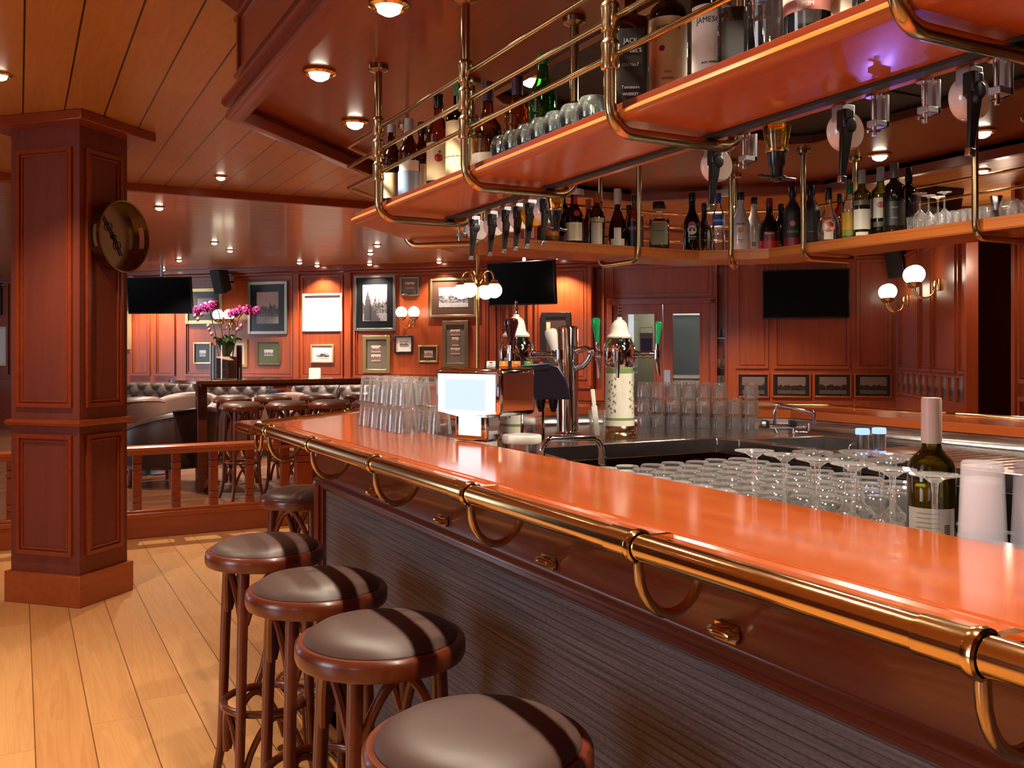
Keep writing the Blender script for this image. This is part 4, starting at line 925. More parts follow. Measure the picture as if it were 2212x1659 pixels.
DP = [(1538, 'spirit measure hanging by the inner end of the third hanger tube'), (1818, 'spirit measure with white drum hanging in the middle of the near shelf'), (2090, 'spirit measure with white drum hanging at the right, under the fourth bay')]
d0 = None
for px, lb in DP:
    x, y = at_X(px, ix)
    if d0 is None: d0 = disp(x, y, lb)
    else: dup(d0, (x, y, zb - .001), 0, lb, HG)
for i, (px, X, a, lb) in enumerate(((1022, 1.265, .1, 'leftmost spirit measure under the near shelf, beside the first hanger tube end'), (1060, 1.265, .2, 'second spirit measure from the left under the near shelf'), (1090, 1.265, .25, 'spirit measure with cream drum and long black lever, third from the left under the shelf'), (1116, 1.265, .15, 'fourth spirit measure from the left under the near shelf'), (1142, 1.265, .1, 'spirit measure with amber lit drum left of the yellow bottles'), (1172, 1.265, .3, 'twin lever spirit measure in front of the yellow liqueur bottles'))):
    x, y = at_X(px, X)
    if X > 1.35:  # mounted on the angled inner edge
        a_, b_ = ray(px); dd = (-1.84) / (a_ - b_); x, y = a_ * dd, b_ * dd
    o = dup(d0, (x, y, zb - .001), a, lb, HG)
    if 'amber' in lb:
        for ch in o.children:
            if ch.name.startswith('measure_drum'): ch.data = ch.data.copy(); ch.data.materials[0] = M['yellow_liquid']
CG = 'grey clamps under the near shelf'
c0 = None
for px, X, lb in ((1612, ix, 'grey screw clamp left of the upturned amber pourer'), (1893, ix, 'grey screw clamp with crossbar right of the middle spirit measure'), (2003, ix, 'grey screw clamp left of the right hand spirit measure'), (2158, ix, 'grey screw clamp near the right picture edge'), (996, 1.262, 'small grey clamp at the left end of the near shelf')):
    x, y = at_X(px, X)
    if c0 is None:
        c0 = t = T('shelf_clamp', lb, 'clamp', (x, y, zb - .001), 0, CG)
        obj('jaw', MB().box(.012, -.010, -.055, .020, .010, 0).box(-.012, -.010, -.055, .020, .010, -.044), M['grey_metal'], t, bev=.0015)
        obj('screw', MB().tube([(-.006, 0, -.07), (-.006, 0, -.006)], .0042, 10).lathe([(0, -.006), (.013, -.006), (.013, -.0005), (0, -.0005)], 16, Matrix.Translation((-.006, 0, 0))), M['steel'], t)
        obj('tommy_bar', MB().tube([(-.018, .002, -.064), (.006, -.002, -.060)], .0026, 8), M['steel'], t)
    else: dup(c0, (x, y, zb - .001), 0, lb, CG)
pr = T('hanging_pourer', 'upturned amber pourer with black neck and cross arms under the near shelf', 'pourer', (*at_X(1678, 1.265), zb), 0)
obj('amber_cup', MB().lathe([(0, -.004), (.026, -.004), (.0265, -.008), (.019, -.050), (0, -.050)], 24), M['gold_l'], pr)
obj('cup_ring', MB().lathe([(.0205, -.047), (.022, -.048), (.022, -.052), (.0195, -.054)], 24), M['brass_old'], pr)
obj('neck', MB().lathe([(0, -.05), (.0175, -.05), (.0165, -.076), (.012, -.084), (.012, -.1), (.008, -.108), (0, -.108)], 20), M['black'], pr)
obj('cross_arm', MB().box(-.045, -.006, -.103, .045, .006, -.098).box(-.005, -.02, -.104, .005, .02, -.099), M['black'], pr, bev=.002)
p2 = dup(pr, (*at_X(1199, 1.265), zb), .3, 'black necked pourer with cross arms at the end of the second hanger tube', None)
rt = T('mounting_rail', 'long dark mounting strip fixed under the inner edge of the near shelf', 'strip', (1.215, 0, zb - .001))
obj('strip', MB().box(-.012, -.6, -.0065, .012, 2.72, -.0002), M['black_soft'], rt)
# ================================================================ LIT COLUMN AND DRINK TOWERS
a_ = atan2(.063, .157)
lt = T('lit_drink_column', 'chrome drink column with a glowing white front standing on the near counter edge', 'dispenser', (1.205, 2.335, 0), a_)
obj('hood', MB().box(0, 0, 1.197, .165, .262, 1.335), M['chrome'], lt, bev=.014)
lp_ = MB(); lp_.add([(-.0015, .018, 1.205), (-.0015, .16, 1.192), (-.0015, .245, 1.205), (-.0015, .245, 1.318), (-.0015, .018, 1.318), (.004, .018, 1.205), (.004, .16, 1.192), (.004, .245, 1.205), (.004, .245, 1.318), (.004, .018, 1.318)], [(0, 1, 2, 3, 4), (9, 8, 7, 6, 5), (0, 5, 6, 1), (1, 6, 7, 2), (2, 7, 8, 3), (3, 8, 9, 4), (4, 9, 5, 0)])
obj('lit_panel', lp_, M['backlit'], lt); obj('panel_centre', MB().box(-.0035, .055, 1.212, -.0012, .215, 1.302), M['panel_glow'], lt)
obj('stem', MB().box(.006, .055, zc + .001, .062, .185, 1.2), M['chrome'], lt, bev=.008)
obj('lit_stem_panel', MB().box(.0035, .08, 1.138, .008, .165, 1.195), M['backlit'], lt)
x, y = at_d(1145, 2.98)
sd = T('soft_drink_dispenser', 'black soft drink dispenser with five coloured flavour tiles behind the lit column', 'dispenser', (x, y, 0), -YAW)
body = [(-.10, 1.262), (-.085, 1.335), (.055, 1.348), (.09, 1.338), (.115, 1.30), (.128, 1.232), (-.10, 1.232)]
mb = MB().add([(u, v, z) for v in (-.05, .14) for u, z in body], [tuple(range(7)), tuple(range(7, 14))[::-1]] + [(i, (i + 1) % 7, 7 + (i + 1) % 7, 7 + i) for i in range(7)])
obj('housing', mb, M['navy'], sd, bev=.006)
slope = Matrix.Translation((-.145, -.055, 1.332)) @ Matrix.Rotation(radians(24), 4, 'X')
bk_ = MB().box(0, 0, -.012, .205, .055, 0, slope); obj('tile_panel', bk_, M['black'], sd)
for i, (m_, nm) in enumerate((('paper', 'tile'), ('orange', 'tile'), ('orange', 'tile'), ('tgreen', 'tile'), ('navy_mat', 'tile'))):
    tl = obj('flavour_tile', MB().box(.006 + i * .040, .006, 0, .034 + i * .040, .048, .002, slope), M[m_], sd)
    tl['label'] = ('white flavour tile with blue writing', 'orange flavour tile with white writing', 'orange flavour tile with blue writing', 'green flavour tile with yellow writing', 'dark flavour tile with white writing')[i]
    wd, wm = (('Cola', 'blue'), ('Orange', 'white'), ('Fanta', 'blue'), ('7UP', 'yellow'), ('PEPSI', 'white'))[i]
    tx = text(('pepsi', 'sisi', 'Fanta', '7UP', 'pepsi')[i], .011, M[wm], tl, name='tile_lettering', sx=.8)
    tx.matrix_local = slope @ Matrix.Translation((.020 + i * .040, .018, .0024)) @ Matrix.Rotation(-pi / 2, 4, 'X')
    em = MB().lathe([(0, .0023), (.006, .0023), (.006, .0018), (0, .0018)], 16, slope @ Matrix.Translation((.020 + i * .040, .036, 0)))
    obj('tile_emblem', em, M[('red', 'yellow', 'yellow', 'lime', 'red')[i]], tl)
obj('nozzle', MB().lathe([(.016, 1.232), (.012, 1.205), (.007, 1.19), (0, 1.19)], 16, Matrix.Translation((.035, .0, 0))), M['black'], sd)
obj('nozzle', MB().lathe([(.016, 1.232), (.012, 1.205), (.007, 1.19), (0, 1.19)], 16, Matrix.Translation((.075, .0, 0))), M['black'], sd)
obj('column', MB().box(-.03, .07, 1.0415, .05, .13, 1.24), M['chrome'], sd, bev=.01)
# porcelain beer towers
def handle(m_, t, x, y, z, h=.085, r=.019, lean=0, rot=0):
    Mr = Matrix.Translation((x, y, z)) @ Matrix.Rotation(rot, 4, 'Z') @ Matrix.Rotation(lean, 4, 'Y')
    p = obj('tap_handle', MB().lathe([(0, .03), (.0085, .03), (.010, .05), (r * .8, .03 + h * .6), (r, .03 + h * .82), (r * .9, .03 + h * .95), (r * .5, .03 + h), (0, .03 + h)], 20, Mr), M[m_], t)
    obj('handle_ferrule', MB().lathe([(0, 0), (.007, 0), (.0085, .012), (.0085, .032), (0, .032)], 16, Mr), M['chrome'], p)
    return p
def tap_arm(t, z, x0, x1, rot):
    Mr = Matrix.Rotation(rot, 4, 'Z')
    m = MB().tube([(x0, 0, z), (x1, 0, z)], .0125, 14, M=Mr)
    for xx in (x0 + .012, (x0 + x1) / 2 - .006, x1 - .02): m.lathe([(.0125, -.006), (.0165, -.004), (.0165, .004), (.0125, .006)], 16, Mr @ Matrix.Translation((xx, 0, z)) @ RY90)
    m.lathe([(0, -.02), (.0155, -.018), (.0155, .018), (0, .02)], 18, Mr @ Matrix.Translation((x1 + .004, 0, z)))
    m.tube([(x1 + .004, 0, z - .015), (x1 + .008, 0, z - .03), (x1 + .014, 0, z - .085)], [.012, .009, .0065], 12, M=Mr)
    return obj('tap_arm', m, M['chrome'], t)
def porcelain_tower(x, y, label):
    t = T('porcelain_beer_tower', label, 'beer tap', (x, y, wz + .0012), 0, 'porcelain beer towers')
    obj('brass_base', MB().lathe([(0, 0), (.070, 0), (.070, .012), (.064, .022), (.066, .034), (.060, .048), (0, .05)], 36), M['brass_old'], t)
    b = obj('porcelain_body', MB().lathe([(0, .048), (.061, .048), (.0605, .07), (.0575, .18), (.0545, .278), (0, .28)], 40), M['porcelain'], t)
    for z, r in ((.075, .0607), (.262, .0556), (.272, .0552)): obj('green_band', MB().lathe([(r - .002, z - .005), (r, z - .005), (r - .0003, z + .005), (r - .002, z + .005)], 40), M['green_glaze'], b)
    for s_ in (-1.15, .45, 1.9):
        vn = MB(); random.seed(5)
        for q in range(26):
            zz = .10 + .145 * q / 26; R_ = .0612 - (zz - .048) * .0283 + .0003; c_ = R_ * (s_ + .28 * sin(q * 1.1)) - .0; sz = .0026 + .0026 * random.random()
            K = 7; bs = len(vn.v)
            for k in range(K): 
                u = c_ + sz * cos(2 * pi * k / K); vn.v.append((R_ * sin(u / R_), -R_ * cos(u / R_), zz + sz * sin(2 * pi * k / K)))
            vn.f.append(tuple(bs + k for k in range(K)))
        obj('vine_print', vn, M['green_print'], b)
    obj('chrome_collar', MB().lathe([(.050, .278), (.056, .283), (.060, .292), (.0625, .296), (.0635, .365), (.060, .370), (.058, .378), (.052, .384), (.050, .392), (.044, .398), (0, .398)], 40), M['chrome'], t)
    dm = obj('porcelain_dome', MB().lathe([(0, .396), (.050, .397), (.052, .403), (.047, .410), (.037, .420), (.034, .440), (.030, .456), (.020, .468), (.012, .472), (.011, .480), (0, .481)], 36), M['porcelain'], t)
    pl_ = MB(); wstrip(pl_, .0352, -.016, .016, .424, .433); obj('name_plate', pl_, M['khaki'], dm)
    obj('finial', MB().lathe([(0, .48), (.008, .48), (.010, .486), (.0065, .492), (.010, .500), (.006, .508), (.0085, .515), (.004, .522), (.0055, .528), (0, .534)], 20), M['chrome'], t)
    return t
x, y = at_d(1338, 3.72); pt = porcelain_tower(x, y, 'porcelain beer tower with vine print and green handle left of the stacked tumblers')
tap_arm(pt, .332, .055, .145, -YAW); hx_, hy_ = .149 * cos(-YAW), .149 * sin(-YAW); handle('green', pt, hx_, hy_, .345, .09, .017, .08)
tap_arm(pt, .325, .055, .095, -YAW - 1.75); a9 = -YAW - 1.75
obj('knob', MB().sphere((.1 * cos(a9) + .012, .1 * sin(a9), .382), .017), M['black'], pt); obj('knob_stem', MB().tube([(.1 * cos(a9), .1 * sin(a9), .335), (.1 * cos(a9) + .011, .1 * sin(a9), .372)], .005, 10), M['chrome'], pt)
x, y = at_d(1115, 3.42); pt2 = porcelain_tower(x, y, 'porcelain beer tower with dark red drop handle behind the soft drink dispenser')
tap_arm(pt2, .332, .055, .155, -YAW); pass
tap_arm(pt2, .32, .055, .10, -YAW - 1.75); handle('maroon', pt2, .104 * cos(a9), .104 * sin(a9), .335, .098, .027, .0)
x, y = at_d(1226, 3.80)
ctw = T('chrome_beer_tower', 'plain chrome beer column with one white and one green handle', 'beer tap', (x, y, wz + .0012), -YAW)
obj('column', MB().lathe([(0, 0), (.055, 0), (.055, .008), (.047, .014), (.045, .02), (.045, .435), (.042, .444), (.034, .449), (0, .450)], 40), M['chrome'], ctw)
m = MB().tube([(.03, -.02, .345), (.07, -.045, .355), (.092, -.062, .345), (.115, -.078, .335)], .013, 14).tube([(.03, -.02, .275), (.06, -.04, .285), (.08, -.055, .31), (.094, -.064, .337)], .013, 14)
m.lathe([(0, -.022), (.017, -.02), (.017, .02), (0, .022)], 18, Matrix.Translation((.118, -.08, .335)) @ RX90).tube([(.117, -.08, .32), (.119, -.08, .30), (.122, -.08, .235)], [.012, .009, .007], 12)
m.sphere((.094, -.063, .342), .018, 16, 10)
obj('twin_arm', m, M['chrome'], ctw); handle('green', ctw, .117, -.08, .352, .098, .019, -.08)
handle('white', ctw, -.04, -.055, .275, .135, .026, -.22, .3)
obj('rear_arm', MB().tube([(-.03, -.03, .27), (-.05, -.055, .262)], .012, 12), M['chrome'], ctw)
# glass holding a white spatula
x, y = at_d(1290, 3.60)
tag(obj('spatula_glass', MB().lathe(tumbler(.115, .034, .030, .012)[0], 28), M['glass'], loc=(x, y, wz + .0012)), 'straight clear glass holding a white spatula left of the porcelain tower', 'glass')
sp_ = T('foam_spatula', 'white foam spatula standing in the clear glass', 'spatula', (x, y, wz + .014), -YAW)
Mr = Matrix.Rotation(-.10, 4, 'Y')
obj('blade', MB().box(-.011, -.003, .003, .011, .003, .12, Mr), M['white'], sp_, bev=.0025); obj('grip', MB().box(-.0085, -.0035, .115, .0085, .0035, .185, Mr), M['white'], sp_, bev=.003)
# tin with lid
x, y = at_d(1127, 2.70)
tin = T('round_tin', 'round steel tin with a cream lid on the steel top beside the lit column', 'tin', (x, y, wz + .0012))
obj('tin_body', MB().lathe([(0, 0), (.054, 0), (.056, .003), (.056, .02), (.057, .022), (.056, .024), (.056, .078), (0, .08)], 40), M['steel'], tin)
obj('lid', MB().lathe([(.0565, .076), (.058, .078), (.058, .096), (.055, .100), (.048, .101), (.047, .0995), (0, .0995)], 40), M['white_mat'], tin)
pl_ = MB(); wstrip(pl_, .0565, .018, .036, .030, .046); obj('tin_sticker', pl_, M['paper'], tin)
tin.rotation_euler.z = -.4
# taps
fa = T('swivel_tap', 'chrome swivel tap arching over the near sink in front of the towers', 'tap', (*at_d(1170, 2.60), wz + .0012), .06)
pts = [(0, 0, 0), (0, 0, .06)] + [(.035 - .035 * cos(i * pi / 12), 0, .06 + .035 * sin(i * pi / 12)) for i in range(1, 7)] + [(.17, 0, .090)] + [(.17 + .04 * sin(i * pi / 12), 0, .05 + .04 * cos(i * pi / 12)) for i in range(1, 7)] + [(.212, 0, .03)]
obj('spout', MB().tube(pts, .0095, 14), M['chrome'], fa); obj('nozzle', MB().lathe([(.0095, .034), (.0125, .033), (.0125, .012), (.010, .010), (0, .010)], 18, Matrix.Translation((.2125, 0, 0))), M['chrome'], fa)
obj('tap_base', MB().lathe([(.022, 0), (.02, .02), (.013, .03), (.012, .04), (0, .04)], 20), M['chrome'], fa)
x, y = at_d(1700, 3.86)
f2 = T('mixer_tap', 'chrome mixer tap with black knobs at the far sink', 'tap', (x, y, wz + .0012), -.6)
pts = [(-.05, 0, .03), (-.05, 0, .09)] + [(-.025 - .025 * cos(i * pi / 10), 0, .09 + .028 * sin(i * pi / 10)) for i in range(1, 6)] + [(.09, 0, .096)] + [(.09 + .022 * sin(i * pi / 10), 0, .074 + .022 * cos(i * pi / 10)) for i in range(1, 6)] + [(.113, 0, .045)]
obj('spout', MB().tube(pts, .008, 12), M['chrome'], f2)
obj('tap_body', MB().tube([(-.07, 0, .03), (.075, 0, .03)], .011, 12).tube([(-.05, 0, .03), (-.037, .008, .008)], .011, 12).tube([(.03, 0, .03), (.03, 0, 0.001)], .011, 12), M['chrome'], f2)
kb = obj('knob', MB().lathe([(0, -.018), (.014, -.016), (.016, 0), (.012, .014), (0, .015)], 8, Matrix.Translation((-.088, 0, .042)) @ RY90), M['black'], f2, flat=True)
obj('red_dot', MB().lathe([(0, -.0195), (.006, -.019), (.006, -.016)], 14, Matrix.Translation((-.088, 0, .042)) @ RY90), M['red'], kb)
obj('knob', MB().lathe([(0, -.018), (.014, -.016), (.017, 0), (.012, .014), (0, .015)], 8, Matrix.Translation((.02, -.03, .045)) @ RX90), M['black'], f2, flat=True)
obj('drain_lever', MB().tube([(.03, -.02, .012), (.075, -.02, .008), (.085, -.02, .02), (.085, -.02, .055)], .005, 10), M['chrome'], f2)
# blue lit spotlight cups
u0 = None
for px, d_, lb in ((1863, 3.14, 'small metal cup glowing blue on the steel top, left of the pair'), (1899, 3.17, 'small metal cup glowing blue on the steel top, right of the pair')):
    x, y = at_d(px, d_)
    if u0 is None:
        u0 = t = T('blue_lit_cup', lb, 'cup', (x, y, wz + .0012), 0, 'blue lit metal cups')
        obj('cup_body', MB().lathe([(0, .004), (.022, .004), (.022, .062), (0, .062)], 28), M['steel'], t)
        obj('glowing_rim', MB().lathe([(0, .062), (.0225, .062), (.023, .066), (.023, .078), (.021, .082), (0, .082)], 28), M['blue_led'], t)
        obj('glowing_foot', MB().lathe([(.0215, .0), (.0225, .001), (.0225, .004), (.0215, .004)], 28), M['blue_led'], t)
    else: dup(u0, (x, y, wz + .0012), 0, lb, 'blue lit metal cups')
tag(obj('wire_loop', MB().tube([(.02 * cos(i * pi / 8) - .055, -.01, .018 + .016 * sin(i * pi / 8)) for i in range(2, 15)], .002, 8), M['steel'], loc=(*at_d(1863, 3.14), wz + .0012)), 'thin steel wire loop left of the blue lit cups', 'wire')
# ================================================================ LOUNGE
# balustrade on the platform edge
by = 7.38
bl = T('balustrade', 'low mahogany balustrade with square notched balusters between bar floor and lounge', 'balustrade', (0, by, 0))
obj('kick_board', MB().box(-3, -.02, 0, 2.3, .035, .155), M['rail_wood'], bl)
obj('base_rail', MB().box(-3, -.05, .155, 2.3, .06, .19).box(-3, -.035, .19, 2.3, .045, .212), M['rail_wood'], bl, bev=.004)
obj('top_rail', MB().sweep([(-.05, .655), (-.045, .675), (-.02, .69), (.02, .69), (.045, .675), (.05, .655), (.035, .648), (.03, .62), (-.03, .62), (-.035, .648)], [(-3, 0), (2.3, 0)]), M['rail_wood'], bl)
def baluster(x, w=.031):
    m = MB(); y0 = -w
    zz = [.21, .265, .272, .315, .322, .50, .507, .555, .562, .622]
    for i in range(len(zz) - 1):
        q = w if i % 2 == 0 else w * .76
        m.box(x - q, -q, zz[i], x + q, q, zz[i + 1])
    return obj('baluster', m, M['trim'], bl, bev=.002)
x0 = at_Y(296, by)[0]; stp = at_Y(380, by)[0] - x0
for k in range(-8, 5): baluster(x0 + k * stp)
baluster(at_Y(655, by)[0], .06)
# high table
ty = 8.42; tz = 1.145
ht = T('high_table', 'long dark mahogany high table behind the balustrade carrying an orchid and a brass lamp', 'table', (0, ty, 0))
xl = at_Y(424, ty - .3)[0]
obj('table_top', MB().prism([(xl, -.30), (4.9, -.30), (4.9, .30), (xl - .14, .30), (xl - .14, .05)], tz - .032, tz), M['darkwood'], ht, bev=.004)
obj('apron', MB().box(xl + .06, -.2, tz - .06, 4.8, .2, tz - .032), M['darkwood'], ht)
for lx in (xl + .09, 3.1, 4.7):
    obj('leg', MB().box(lx - .04, -.06, .17, lx + .04, .06, tz - .05), M['darkwood'], ht, bev=.003)
    obj('foot_brace', MB().box(-.02, -.30, 0, .02, .0, .05, Matrix.Translation((lx + .03, -.05, .18)) @ Matrix.Rotation(-.35, 4, 'X')), M['rail_wood'], ht)
SG = 'bar stools at the high table'
NAMES = ['first', 'second', 'third', 'fourth']
for i, px in enumerate((522, 620, 713, 806)): dup(s0, (*at_Y(px, 7.86), .17), .2 + i * .3, 'lounge stool in front of the high table, %s from the left' % NAMES[i], SG)
for i, px in enumerate((502, 590, 686, 780)): dup(s0, (*at_Y(px, 9.15), .17), .5 + i * .3, 'lounge stool behind the high table, %s from the left' % NAMES[i], SG)
# tub chairs
def tub(label, x, y, rz, mat_out, mat_in):
    t = T('tub_armchair', label, 'armchair', (x, y, .17), rz, 'leather tub armchairs')
    m = MB(); N_ = 28; sec = 8
    for i in range(N_ + 1):
        a = radians(-215 + 250 * i / N_); f = abs(i / N_ - .5) * 2
        top = .72 - .20 * f ** 2; ro, ri = .41, .325
        pf_ = [(ro - .03, .20), (ro, .26), (ro + .015, top - .06), (ro, top - .015), ((ro + ri) / 2, top), (ri, top - .02), (ri - .005, top - .07), (ri, .20)]
        m.v += [(r * cos(a), r * sin(a), z) for r, z in pf_]
    for i in range(N_): m.f += [(i * sec + k, i * sec + (k + 1) % sec, (i + 1) * sec + (k + 1) % sec, (i + 1) * sec + k) for k in range(sec)]
    m.f += [tuple(range(sec)), tuple(N_ * sec + k for k in range(sec))[::-1]]
    obj('shell', m, M[mat_out], t, ang=60)
    pipe = [((.41 + .012) * cos(radians(-215 + 250 * i / 40)), (.41 + .012) * sin(radians(-215 + 250 * i / 40)), .72 - .20 * (abs(i / 40 - .5) * 2) ** 2 - .05) for i in range(41)]
    obj('piping', MB().tube(pipe, .007, 6), M[mat_out], t)
    obj('seat_cushion', MB().prism([(.31 * cos(k * pi / 12), .31 * sin(k * pi / 12) - .02) for k in range(24)], .22, .42), M[mat_in], t, bev=.04)
    obj('under_frame', MB().prism([(.37 * cos(k * pi / 12), .37 * sin(k * pi / 12)) for k in range(24)], .17, .23), M[mat_out], t)
    for sx_, sy_ in ((-.24, -.22), (.24, -.22), (-.24, .22), (.24, .22)): obj('leg', MB().tube([(sx_, sy_, .18), (sx_ * 1.06, sy_ * 1.06, 0)], [.026, .02], 10), M['rail_wood'], t)
# local opening points to +y at rz = 0 (shell spans the -y side)
tub('large dark brown tub armchair turned away, just behind the balustrade by the pillar', *at_d(366, 8.55), .75, 'leather3', 'leather4')
tub('tub armchair at the left beside the pillar, its rose back cut off', *at_d(270, 10.6), .4, 'leather4', 'leather4')
tub('rose brown tub armchair left of the high table leg', *at_d(398, 11.3), 2.6, 'leather4', 'leather4')
tub('rose brown tub armchair with broad rounded back behind the first stools', *at_d(498, 10.5), .9, 'leather4', 'leather4')
tub('rose brown tub armchair behind the second stool, below the green matted picture', *at_d(592, 11.2), 2.2, 'leather4', 'leather4')
ct = T('pedestal_table', 'round cafe table on a black cast pedestal behind the large armchair', 'table', (*at_d(322, 9.35), .17))
obj('table_top', MB().lathe([(0, .45), (.36, .45), (.37, .465), (.36, .48), (0, .48)], 36), M['darkwood'], ct)
obj('pedestal', MB().lathe([(0, .03), (.05, .04), (.035, .1), (.03, .38), (.06, .44), (0, .45)], 20), M['black'], ct)
obj('foot', MB().lathe([(0, .045), (.06, .042), (.2, .025), (.26, .012), (.265, 0), (0, 0)], 32), M['black'], ct)
# tufted benches along the back wall
def bench(label, p0, p1, v=-.34, name='tufted_bench'):
    u0, u1 = WB.u(p0), WB.u(p1); t = T(name, label, 'bench', WB.loc((u0 + u1) / 2, v, .17), WB.a, 'tufted leather benches'); hw = (u1 - u0) / 2
    nx, nz = max(8, int((u1 - u0) / .02)), 24; m = MB(); z0, z1 = .40, .76
    for j in range(nz + 1):
        for i in range(nx + 1):
            x = -hw + 2 * hw * i / nx; z = z0 + (z1 - z0) * j / nz
            a = x / .12; b = (z - z0) / .12; s_ = abs(cos(pi * (a + b) / 1)) * abs(cos(pi * (a - b) / 1)); f = (abs(sin(pi * (a + b) / 2)) * abs(sin(pi * (a - b) / 2))) ** .45
            edge = min(1, (z1 - z) / .05)
            m.v.append((x, -.06 - .055 * f - .03 * (1 - (1 - edge) ** 2) + .1 * (z - z0) * .5, z))
    m.f += [(j * (nx + 1) + i, j * (nx + 1) + i + 1, (j + 1) * (nx + 1) + i + 1, (j + 1) * (nx + 1) + i) for j in range(nz) for i in range(nx)]
    obj('tufted_back', m, M['leather2'], t, ang=80)
    obj('back_board', MB().box(-hw, -.05, .05, hw, .10, .77), M['leather2'], t, bev=.02)
    bt = MB()
    for k in range(int(2 * hw / .12) + 1):
        for r_ in range(4):
            x = (round(-hw / .12) + k) * .12 + (r_ % 2) * .06; z = z0 + r_ * .12
            if abs(x) < hw - .03 and z < z1 - .02 and r_ % 2 == 0: bt.sphere((x, -.062 + (z - z0) * .05, z), .007, 8, 5)
    obj('tuft_buttons', bt, M['leather3'], t); 
    obj('seat', MB().box(-hw, -.55, .24, hw, -.04, .42), M['leather2'], t, bev=.04); obj('plinth', MB().box(-hw, -.48, 0, hw, .05, .25), M['black_soft'], t)
bench('long grey brown tufted bench under the red panels left of the dark box', 270, 611)
bench('tufted bench right of the dark box behind the high table stools', 665, 760)
bench('tufted bench at the right, behind the tall tumblers', 766, 900)
dbx = T('tapered_box', 'dark blue tapered box standing between the two tufted benches', 'box', WB.loc(WB.u(638), -.55, .17), WB.a)
obj('box_body', MB().add([(-.125, -.14, 0), (.125, -.14, 0), (.125, .14, 0), (-.125, .14, 0), (-.09, -.10, .70), (.09, -.10, .70), (.09, .10, .70), (-.09, .10, .70)], [(3, 2, 1, 0), (4, 5, 6, 7), (0, 1, 5, 4), (1, 2, 6, 5), (2, 3, 7, 6), (3, 0, 4, 7)]), M['navy_mat'], dbx, bev=.006)
obj('seam', MB().box(-.003, -.142, .05, .003, -.1, .66), M['black'], dbx)
# orchid
x, y = at_Y(489, ty - .05)
orc = T('orchid', 'magenta orchids in a wide glass cylinder vase on the high table', 'plant', (x, y, tz))
vr = .135; vh = .30
obj('glass_vase', MB().lathe([(0, 0), (vr, 0), (vr, vh), (vr - .006, vh), (vr - .006, .01), (0, .01)], 40), M['glass_thin'], orc)
obj('bark', MB().lathe([(0, .012), (vr - .01, .012), (vr - .01, .17), (vr * .6, .20), (0, .21)], 36), M['bark'], orc)
random.seed(3)
def leaf(a, ln, wd, lift):
    m = MB(); K = 8
    for i in range(K + 1):
        f = i / K; wv = wd * sin(pi * min(.97, f * .9 + .08)) ; r = .01 + ln * f * .5; z = .19 + lift * sin(f * pi * .62)
        for s_ in (-1, 0, 1): m.v.append((r * cos(a) - s_ * wv * sin(a), r * sin(a) + s_ * wv * cos(a), z - (.012 if s_ == 0 else 0)))
    b = len(m.v); m.v += [(p[0], p[1], p[2] - .004) for p in m.v[:b]]
    for i in range(K):
        for s_ in (0, 1):
            q = i * 3 + s_; m.f.append((q, q + 3, q + 4, q + 1)); m.f.append((b + q, b + q + 1, b + q + 4, b + q + 3))
    obj('leaf', m, M['green_leaf'], orc)
for k in range(9): leaf(k * 2.4 + .3, .19 + .05 * random.random(), .045, .14 + .08 * random.random())
ca, sa = cos(-YAW), sin(-YAW)
def vp(u, z, w_=0): return (u * ca - w_ * sa, u * sa + w_ * ca, z)
SP = []
for bx_, pts_ in ((-.06, [(-.10, .42), (-.14, .56), (-.155, .63), (-.20, .635), (-.26, .60)]), (-.02, [(-.04, .42), (-.06, .58), (-.09, .655), (-.14, .66), (-.20, .65)]), (.02, [(.02, .42), (.03, .50), (.035, .56), (.07, .60), (.11, .61)]), (.05, [(.08, .42), (.11, .54), (.15, .60), (.20, .62), (.27, .60)])):
    p = [vp(bx_, .15)] + [vp(u, z, random.uniform(-.03, .03)) for u, z in pts_]
    cr = []
    for i in range(len(p) - 1):
        for q in range(5): cr.append(tuple(Vector(p[i]).lerp(Vector(p[i + 1]), q / 5)))
    cr.append(p[-1]); obj('flower_stem', MB().tube(cr, .004, 8), M['stem'], orc)
    SP.append(cr)
fm = MB()
for k in range(5):
    a = k * 2 * pi / 5 + .3; L_ = .036 if k % 2 else .03; W_ = .021 if k in (1, 4) else .014
    c1 = (cos(a) * L_ * .55, -.002, sin(a) * L_ * .55)
    bs = len(fm.v); K = 8
    fm.v.append((c1[0], -.006, c1[2]))
    for j in range(K):
        t = 2 * pi * j / K; e1, e2 = cos(t) * L_ * .55, sin(t) * W_
        fm.v.append((c1[0] + e1 * cos(a) - e2 * sin(a), .004 * cos(t * 2), c1[2] + e1 * sin(a) + e2 * cos(a)))
    fm.f += [(bs, bs + 1 + j, bs + 1 + (j + 1) % K) for j in range(K)]
fm.sphere((0, -.012, 0), .008, 8, 6)
fl0 = None
for si, cr in enumerate(SP):
    for i in range(7):
        p = cr[-1 - int(i * 1.7)]; px_ = (p[0] + random.uniform(-.022, .022), p[1] + random.uniform(-.03, .02), p[2] + random.uniform(-.025, .02))
        if fl0 is None: fl0 = o = obj('flower', fm, M['petal'], orc, px_)
        else: o = fl0.copy(); C.objects.link(o); o.parent = orc; o.location = px_
        o.rotation_euler = (random.uniform(-.4, .4), random.uniform(0, 6), -YAW + random.uniform(-.7, .7))
for k, (u, z) in enumerate(((-.275, .56), (-.25, .53), (-.16, .47), (-.13, .40), (-.15, .44), (.10, .44), (.13, .47), (-.22, .57))):
    obj('bud', MB().sphere(vp(u, z), .015, 10, 8, (1, 1, 1.3)), M['bud'], orc)
cd = T('candle_holder', 'square frosted candle holder glowing on the high table under the white picture', 'candle', (*at_Y(680, ty - .05), tz), -YAW)
